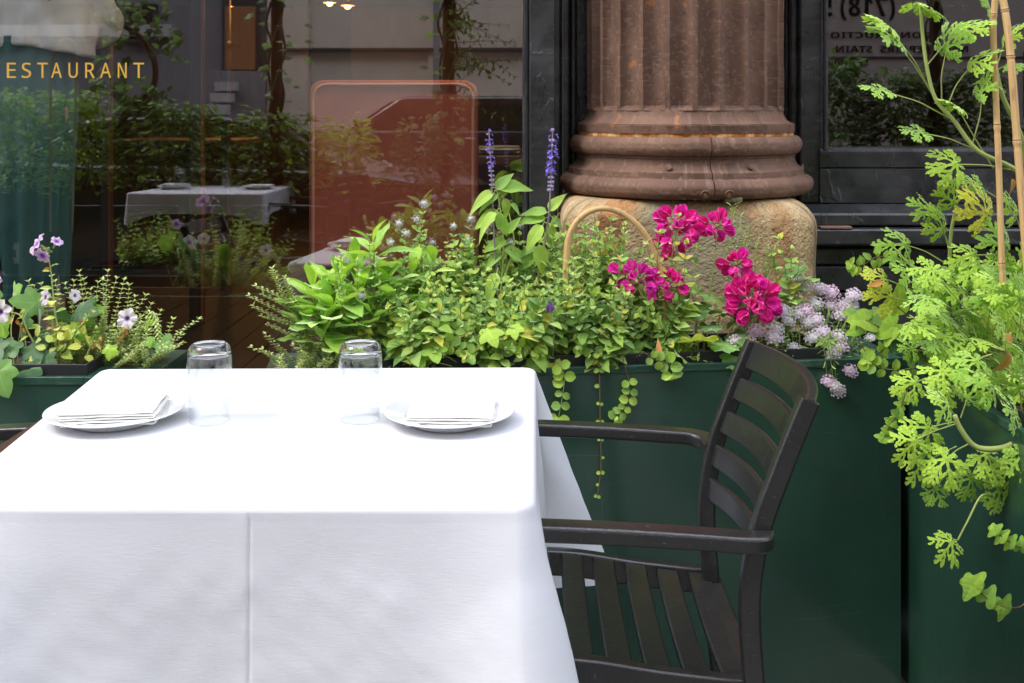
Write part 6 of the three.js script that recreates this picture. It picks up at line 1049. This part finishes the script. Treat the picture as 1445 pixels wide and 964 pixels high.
{
  const P = (px) => { const q = MQ(px, 200, 7.78); return V(q.x, 0, 1.72); };
  shrub('tall flowering bush reflected at the far left of the window, below the lettering', P(15), 0.32, 0.72, 1500, bushy, G.ovate, 0.05, 20);
  shrub('bush with small pale flowers reflected left of the wooden posts', P(105), 0.34, 0.7, 1600, bushy, G.ovate, 0.05, 26);
  shrub('low dark shrub reflected behind the middle wooden post', P(235), 0.5, 0.62, 2400, [...L.dark, L.mint[0], L.mint[2], L.salvia[0]], G.ovate, 0.055, 6);
  shrub('low leafy shrub reflected left of the terracotta chair', P(385), 0.42, 0.55, 1500, [...L.dark, L.mint[0], L.lance[2]], G.lance, 0.07);
  shrub('leafy plant with upright tips reflected on the terracotta chair', P(490), 0.22, 0.5, 420, [L.lance[0], L.petunia[2], L.lance[2]], G.lance, 0.09);
  shrub('dark low shrub reflected at the right part of the terracotta chair', P(600), 0.3, 0.5, 900, L.dark, G.ovate, 0.05);
  const R = (px) => V((px - PX) * 7.78 / F, 0, 1.72);
  shrub('dark tall shrub reflected in the right window beside the frame', R(1200), 0.3, 0.95, 2200, [...L.dark, L.gera[2]], G.lance, 0.07);
  shrub('dark dense shrub reflected in the middle of the right window', R(1290), 0.34, 0.85, 1800, L.dark, G.hang, 0.06);
  shrub('dark shrub reflected behind the bamboo canes in the right window', R(1400), 0.34, 0.85, 2000, L.dark, G.ovate, 0.06);
  for (const [px, w] of [[215, 'left of two'], [345, 'right of two']]) { const q = MQ(px, 300, 6.5), yy = V(q.x, 0, 0.47), p = new Plant('shrub', 'pale leafy herb clump in the low planter, reflected under the second table, ' + w, 'shrub', V(q.x, 0.33, 0.47)); for (let i = 0; i < 60; i++) { const a = V(q.x + rr(-0.2, 0.2), 0.33, 0.47 + rr(-0.08, 0.08)); p.pairs(bend(a, a.clone().add(V(rr(-0.12, 0.12), rr(0.12, 0.36), rr(-0.1, 0.08))), 0.15), { r: 0.0014, gap: 0.03, size: 0.04, geo: G.ovate, mat: [...L.mint, ...L.thyme], start: 0.2, small: true }); } p.done(); }
  // posts wound with vines
  const post = (px, right, label, foliage) => {
    const b = right ? R(px) : P(px), t = new Plant('vine_post', label, 'post', V(b.x, 0.69, b.z)); part('pole', tube([V(0, -0.05, 0), V(0.01, 2.3, 0)], 0.045, 0.04, 10, 12), M.woodDark, t.t);
    for (let k = 0; k < 3; k++) { const pts = []; for (let i = 0; i <= 22; i++) { const a = i * 0.62 + k * 2.1, r = 0.055 + 0.02 * noise3(i, k, 4); pts.push(V(b.x + Math.cos(a) * r, 0.69 + i * 0.1, b.z + Math.sin(a) * r)); } t.stem(pts, 0.012, 0.006, ST.brown, 6); }
    for (let i = 0; i < foliage; i++) { const y = rr(0.2, 2.3), a = rr(0, 6.3), r = 0.07 + 0.16 * rnd() ** 2; t.leaf(pick(G.ivy), pick([...L.dark, ...L.ivy, L.ivyLight[1], L.mint[2]]), V(b.x + Math.cos(a) * r, 0.69 + y, b.z + Math.sin(a) * r), V(Math.cos(a), rr(-1, 0.3), Math.sin(a)), V(0.2, 0.8, -0.5), rr(0.03, 0.06), undefined, true); }
    return t;
  };
  post(387, false, 'vine-wrapped post reflected left of the terracotta chair', 90).done();
  const v2 = post(632, false, 'vine-wrapped post reflected above the right part of the terracotta chair', 120);
  for (let k = 0; k < 26; k++) { const y = 0.69 + rr(0.7, 1.7), b = V(P(632).x, y, 1.72), e = V(P(rr(650, 735)).x, y + rr(-0.25, 0.3), 1.72 + rr(-0.15, 0.15)); v2.pairs(bend(b, e, 0.2), { r: 0.003, gap: 0.045, size: 0.07, geo: G.lance, mat: [...L.dark, L.gera[2], L.salvia[2]], stem: ST.brown, start: 0.15, small: true }); }
  v2.done();
  post(1342, true, 'vine-wrapped post reflected in the right window', 90).done();
  const limb = new Plant('vine_limb', 'curving dark vine limb reflected right of the lettering', 'vine', V(P(190).x, 0.69, 1.72)); limb.stem([[188, 320], [180, 240], [165, 170], [185, 145], [210, 120], [212, 90], [195, 55], [165, 30], [150, -20], [150, -80]].map(([x, y]) => { const q = MQ(x, y, 7.78); return V(q.x, q.y, 1.72); }), 0.03, 0.016, ST.brown, 8);
  for (const [x, y] of [[165, 15], [168, 35], [205, 20], [185, 130], [205, 145], [170, 150], [230, 60], [150, 100]]) { const q = MQ(x, y, 7.78); for (let k = 0; k < 26; k++) limb.leaf(pick(G.ivy), pick([...L.dark, L.ivyLight[1], L.ivy[2]]), V(q.x + rr(-0.13, 0.13), q.y + rr(-0.13, 0.13), 1.72 + rr(-0.1, 0.1)), V(rr(-1, 1), rr(-1, 0.5), -0.4), V(0, 0.7, -0.7), rr(0.03, 0.06), undefined, true); } limb.done();
  // cane hoop in that planter
  const hp = [[60, 330], [60, 120], [62, 80], [72, 60], [84, 53], [95, 60], [98, 90], [96, 140], [92, 330]].map(([x, y]) => { const q = MQ(x, y, 7.6); return V(q.x, q.y, 1.55); }), th = thing('cane_hoop', 'thin cane hoop reflected across the lettering in the left window', 'plant hoop', hp[0]); part('cane', tube(hp.map((q) => q.clone().sub(hp[0])), 0.008, 0.008, 8, 60), M.bamboo, th);
}
// cars
M.tyre = std({ color: lin(0.012, 0.012, 0.012), roughness: 0.85 }); M.lampGlass = phy({ color: lin(0.75, 0.75, 0.72), roughness: 0.1, clearcoat: 1 }); M.tail = phy({ color: lin(0.4, 0.01, 0.01), roughness: 0.15, clearcoat: 1 }); M.carGlass = phy({ color: lin(0.015, 0.025, 0.024), roughness: 0.03, clearcoat: 1 });
function carBody(name, label, category, x, z, turn, paint, S2) {   // S2: length, width, height, bonnet height, profile of the cabin
  const t = thing(name, label, category, V(x, -0.22, z)); t.rotation.y = turn; const { L: len, W: w, bonnet, cab, top, deck } = S2, hl = len / 2, m = phy({ color: paint, roughness: 0.28, clearcoat: 1, clearcoatRoughness: 0.04 });
  const s = new THREE.Shape(), wx = [-hl + 0.85, hl - 0.9], wr = 0.37; s.moveTo(-hl, 0.35); s.lineTo(-hl + 0.02, deck - 0.12); s.quadraticCurveTo(-hl + 0.05, deck, -hl + 0.25, deck + 0.02); s.lineTo(cab[0], deck + 0.05); s.lineTo(cab[3], bonnet + 0.04); s.quadraticCurveTo(hl - 0.35, bonnet - 0.02, hl - 0.08, bonnet - 0.2); s.quadraticCurveTo(hl, bonnet - 0.35, hl, 0.4); s.lineTo(hl - 0.05, 0.24); s.lineTo(wx[1] + wr, 0.24); s.absarc(wx[1], 0.33, wr, -0.25, Math.PI + 0.25, false); s.lineTo(wx[0] + wr, 0.24); s.absarc(wx[0], 0.33, wr, -0.25, Math.PI + 0.25, false); s.lineTo(-hl + 0.05, 0.24); s.closePath();
  const g = new THREE.ExtrudeGeometry(s, { depth: w - 0.16, bevelEnabled: true, bevelSize: 0.06, bevelThickness: 0.08, bevelSegments: 4, curveSegments: 12 }); g.translate(0, 0, -(w - 0.16) / 2); const body = part('body', g, m, t);
  const q = new THREE.Shape(); q.moveTo(cab[0], deck); q.lineTo(cab[1], top - 0.03); q.quadraticCurveTo(cab[1] + 0.1, top, cab[1] + 0.3, top); q.lineTo(cab[2] - 0.3, top); q.quadraticCurveTo(cab[2] - 0.05, top, cab[2], top - 0.05); q.lineTo(cab[3], bonnet); q.closePath();
  const gg = new THREE.ExtrudeGeometry(q, { depth: w - 0.44, bevelEnabled: true, bevelSize: 0.04, bevelThickness: 0.14, bevelSegments: 3 }); gg.translate(0, 0, -(w - 0.44) / 2); part('roof', gg, m, t);
  const win = (pts, zz) => { const k = new THREE.Shape(); pts.forEach(([a, b], i) => i ? k.lineTo(a, b) : k.moveTo(a, b)); const e = new THREE.ExtrudeGeometry(k, { depth: 0.012, bevelEnabled: false }); e.translate(0, 0, zz); return e; };
  const mid = (cab[1] + cab[2]) / 2 + 0.1, y0 = Math.max(deck, bonnet) + 0.07, y1 = top - 0.1; for (const k of [-1, 1]) { const zz = k > 0 ? (w - 0.16) / 2 - 0.001 : -(w - 0.16) / 2 - 0.011; part('side_window', win([[lerp(cab[0], cab[1], 0.3), y0], [cab[1] + 0.12, y1], [mid - 0.04, y1], [mid - 0.04, y0]], zz), M.carGlass, t); part('side_window', win([[mid + 0.04, y0], [mid + 0.04, y1], [cab[2] - 0.12, y1], [lerp(cab[3], cab[2], 0.22), y0]], zz), M.carGlass, t); part('door_handle', box(mid - 0.3, mid - 0.12, y0 - 0.14, y0 - 0.11, k * w / 2 - 0.012, k * w / 2 + 0.022, 0.008), M.steel, t); part('mirror', box(lerp(cab[3], cab[2], 0.3) - 0.08, lerp(cab[3], cab[2], 0.3) + 0.06, y0, y0 + 0.14, k * (w / 2 + 0.02) - 0.08, k * (w / 2 + 0.02) + 0.08, 0.03), m, t); }
  const shield = (a, b, name) => { const n = V(-(b[1] - a[1]), b[0] - a[0], 0).normalize(); if (n.y < 0) n.negate(); const hw = (w - 0.4) / 2, k = sheet(6, 4, (u, v) => V(lerp(a[0], b[0], v) + n.x * 0.048, lerp(a[1], b[1], v) + n.y * 0.048, lerp(-hw, hw, u) * lerp(1, 0.93, v))); part(name, k, M.carGlass, t); };
  shield([lerp(cab[3], cab[2], 0.08), lerp(bonnet, top, 0.1)], [lerp(cab[3], cab[2], 0.88), lerp(bonnet, top, 0.86)], 'windscreen'); shield([lerp(cab[0], cab[1], 0.15), lerp(deck, top, 0.15)], [lerp(cab[0], cab[1], 0.88), lerp(deck, top, 0.86)], 'rear_window');
  for (const xx of wx) for (const k of [-1, 1]) { const wh = part('wheel', new THREE.TorusGeometry(0.25, 0.085, 10, 28), M.tyre, t); wh.position.set(xx, 0.33, k * (w / 2 - 0.12)); part('rim', [new THREE.CylinderGeometry(0.21, 0.21, 0.1, 24).rotateX(Math.PI / 2), ...[0, 1, 2, 3, 4].map((i) => new THREE.BoxGeometry(0.05, 0.4, 0.13).rotateZ(i * Math.PI / 5))], M.steel, wh); }
  for (const k of [-1, 1]) { part('headlight', new THREE.SphereGeometry(0.12, 14, 10).scale(0.9, 0.6, 1.3).translate(hl - 0.1, bonnet - 0.24, k * (w / 2 - 0.26)), M.lampGlass, t); part('tail_light', box(-hl - 0.045, -hl + 0.05, deck - 0.26, deck - 0.1, k * (w / 2 - 0.2) - 0.15, k * (w / 2 - 0.2) + 0.15, 0.02), M.tail, t); }
  part('number_plate', box(hl + 0.045, hl + 0.065, 0.42, 0.54, -0.2, 0.2, 0.004), M.lampGlass, t); part('bumper', box(hl - 0.1, hl + 0.05, 0.26, 0.4, -w / 2 + 0.1, w / 2 - 0.1, 0.04), M.liner, t);
  return t;
}
carBody('parked_car', 'dark saloon parked at the near kerb, reflected left of the terracotta chair', 'car', MQ(330, 160, 9.6).x, 3.6, 0, lin(0.02, 0.021, 0.023), { L: 4.5, W: 1.82, bonnet: 0.92, cab: [-1.75, -1.0, 0.35, 1.15], top: 1.42, deck: 0.98 });
carBody('parked_car', 'black estate car across the street, reflected on the terracotta chair', 'car', MQ(610, 160, 18.5).x, 12.1, Math.PI, lin(0.03, 0.03, 0.033), { L: 4.7, W: 1.88, bonnet: 1.08, cab: [-2.2, -1.7, 0.4, 1.25], top: 1.68, deck: 1.1 });
{ // tradesman's white van with black lettering, reflected in the right window
  const z = 4.9, t = thing('work_van', 'white van with black lettering, reflected in the right window', 'van', V(4.1, -0.22, z + 1)), paint = phy({ color: lin(0.72, 0.72, 0.72), roughness: 0.35, clearcoat: 0.6 });
  const s = new THREE.Shape(); s.moveTo(-2.7, 0.35); s.lineTo(-2.7, 2.5); s.quadraticCurveTo(-2.68, 2.65, -2.5, 2.66); s.lineTo(1.2, 2.66); s.quadraticCurveTo(1.5, 2.62, 1.65, 2.3); s.lineTo(2.15, 1.35); s.lineTo(2.8, 1.2); s.quadraticCurveTo(2.95, 1.1, 2.95, 0.8); s.lineTo(2.95, 0.35); s.closePath();
  const g = new THREE.ExtrudeGeometry(s, { depth: 1.88, bevelEnabled: true, bevelSize: 0.05, bevelThickness: 0.06, bevelSegments: 3 }); g.translate(0, 0, -0.94); part('body', g, paint, t);
  for (const y of [1.28, 2.02]) part('side_rib', box(-2.6, 1.5, y, y + 0.03, -1.012, -0.99, 0.008), std({ color: lin(0.1, 0.1, 0.1), roughness: 0.6 }), t);
  part('windscreen', sheet(4, 2, (u, v) => V(lerp(2.14, 1.72, v) + 0.06, lerp(1.4, 2.24, v), lerp(-0.85, 0.85, u))), M.carGlass, t); part('side_window', box(0.95, 1.75, 1.42, 2.1, -1.008, -0.99, 0.005), M.carGlass, t);
  for (const xx of [-1.75, 1.9]) for (const k of [-1, 1]) { const wh = part('wheel', new THREE.TorusGeometry(0.25, 0.09, 10, 26), M.tyre, t); wh.position.set(xx, 0.34, k * 0.9); part('rim', new THREE.CylinderGeometry(0.2, 0.2, 0.12, 20).rotateX(Math.PI / 2), M.steel, wh); }
  for (const k of [-1, 1]) part('headlight', new THREE.SphereGeometry(0.14, 12, 8).scale(0.7, 0.9, 0.8).translate(2.93, 0.95, k * 0.72), M.lampGlass, t);
  const font = await new FontLoader().loadAsync('fonts/droid/droid_sans_bold.typeface.json'), ink = std({ color: lin(0.01, 0.01, 0.01), roughness: 0.6 });
  const d = 2 * GZ + z; const write = (txt, pxR, pxL, py, hpx) => { const g2 = new TextGeometry(txt, { font, size: 1, depth: 0.01, curveSegments: 4 }); g2.computeBoundingBox(); const b = g2.boundingBox, w = (pxR - pxL) * d / F, h = hpx * d / F; g2.translate(-b.min.x, -b.min.y, 0).scale(w / (b.max.x - b.min.x), h / (b.max.y - b.min.y), 0.4).rotateY(Math.PI).translate((pxR - PX) * d / F - t.position.x, EYE - (py - PY) * d / F - t.position.y, -1.0025); part('lettering', g2, ink, t); };
  write('(718) 5', 1278, 1170, 25, 34); write('CONSTRUCTION', 1330, 1168, 51, 9); write('NEW  REPAIRS  STAIN', 1384, 1192, 72, 10); write('RESIDENTIAL', 1238, 1172, 91, 9);
}
// building across the street
{
  const z = 17, d = 2 * GZ + z, q = (px, py) => MQ(px, py, d), t = thing('stone_building', 'pale stone building across the street, seen reflected in the left window', 'building', V(0, 0, z)), K = d / F;
  const stone = std({ roughness: 0.9, map: tex(512, (u, v) => mix3([0.64, 0.56, 0.45], [0.76, 0.67, 0.55], fbm(u, v, 10, 4)), true, 0.4, 0.4) }), grey = std({ color: lin(0.21, 0.21, 0.215), roughness: 0.85 }), white = std({ color: lin(0.42, 0.41, 0.39), roughness: 0.8 }), frameM = std({ color: lin(0.04, 0.04, 0.04), roughness: 0.5 });
  const W = (n, x0, x1, y0, y1, z0, z1, m, r = 0.01) => wpart(n, box(x0, x1, y0, y1, z0, z1, r), m, t), X = (px) => q(px, 100).x, Y = (py) => Yp(py, d);
  W('wall', X(372), 34, -0.05, 24, z + 0.05, z + 1, stone, 0); W('wall', -34, X(372) - 0.01, -0.05, 23, z + 0.15, z + 1, grey, 0);
  for (let i = 0; i < 16; i++) { const x = X(395) + i * 3.1; W('pilaster', x, x + 0.55, 0.4, 15.5, z - 0.05, z + 0.049, stone); }
  W('ledge', X(365), 34, Y(73), Y(67.5), z - 0.12, z + 0.048, frameM); W('base_course', X(365), 34, 0, 0.5, z - 0.1, z + 0.046, grey);
  W('cornice', -34, 34, 24.01, 24.6, z - 0.6, z + 0.04, stone); wpart('drain_pipe', tube([V(X(616), 0, z - 0.08), V(X(616), 15, z - 0.08)], 0.07, 0.07, 10, 4), std({ color: lin(0.2, 0.24, 0.27), roughness: 0.6 }), t);
  W('string_course', -34, X(236), Y(50), Y(33), z - 0.05, z + 0.148, white);
  for (const [a, b, y0, y1] of [[170, 213, 60, 3], [60, 120, 60, 3], [-60, 20, 60, 3], [440, 500, -60, -140], [540, 600, -60, -140], [650, 710, -60, -140], [250, 300, -60, -140]]) { const w = wpart('window', [box(X(a), X(b), Y(y0), Y(y0) + 0.08, z - 0.04, z + 0.1, 0.01), box(X(a), X(b), Y(y1) - 0.08, Y(y1), z - 0.04, z + 0.1, 0.01), box(X(a), X(a) + 0.08, Y(y0) + 0.08, Y(y1) - 0.08, z - 0.04, z + 0.1, 0.01), box(X(b) - 0.08, X(b), Y(y0) + 0.08, Y(y1) - 0.08, z - 0.04, z + 0.1, 0.01)], frameM, t); part('pane', box(X(a) + 0.085, X(b) - 0.085, Y(y0) + 0.085, Y(y1) - 0.085, -0.02, -0.01, 0), M.carGlass, w); }
  // raised doorway with steps
  const dr = wpart('door', box(X(308), X(362), Y(100), Y(0) + 0.6, z - 0.03, z + 0.045, 0.02), frameM, t); part('door_leaf', box(X(313), X(357), Y(98), Y(8), -0.05, -0.032, 0.01), std({ color: lin(0.32, 0.14, 0.05), roughness: 0.6 }), dr); part('door_handle', new THREE.SphereGeometry(0.05, 10, 8).translate(X(320), Y(60), -0.08), M.gold, dr);
  W('stoop', X(300), X(372), 0, Y(102), z - 1, z - 0.035, grey);
  for (let k = 0; k < 8; k++) { const y = Y(102) - (k + 1) * Y(102) / 9; W('step', X(326), X(354), Math.max(0, y - 0.18), y, z - 1.02 - (k + 1) * 0.28, z - 1.02 - k * 0.28, white); }
}
shade(scene);
renderer.render(scene, camera);
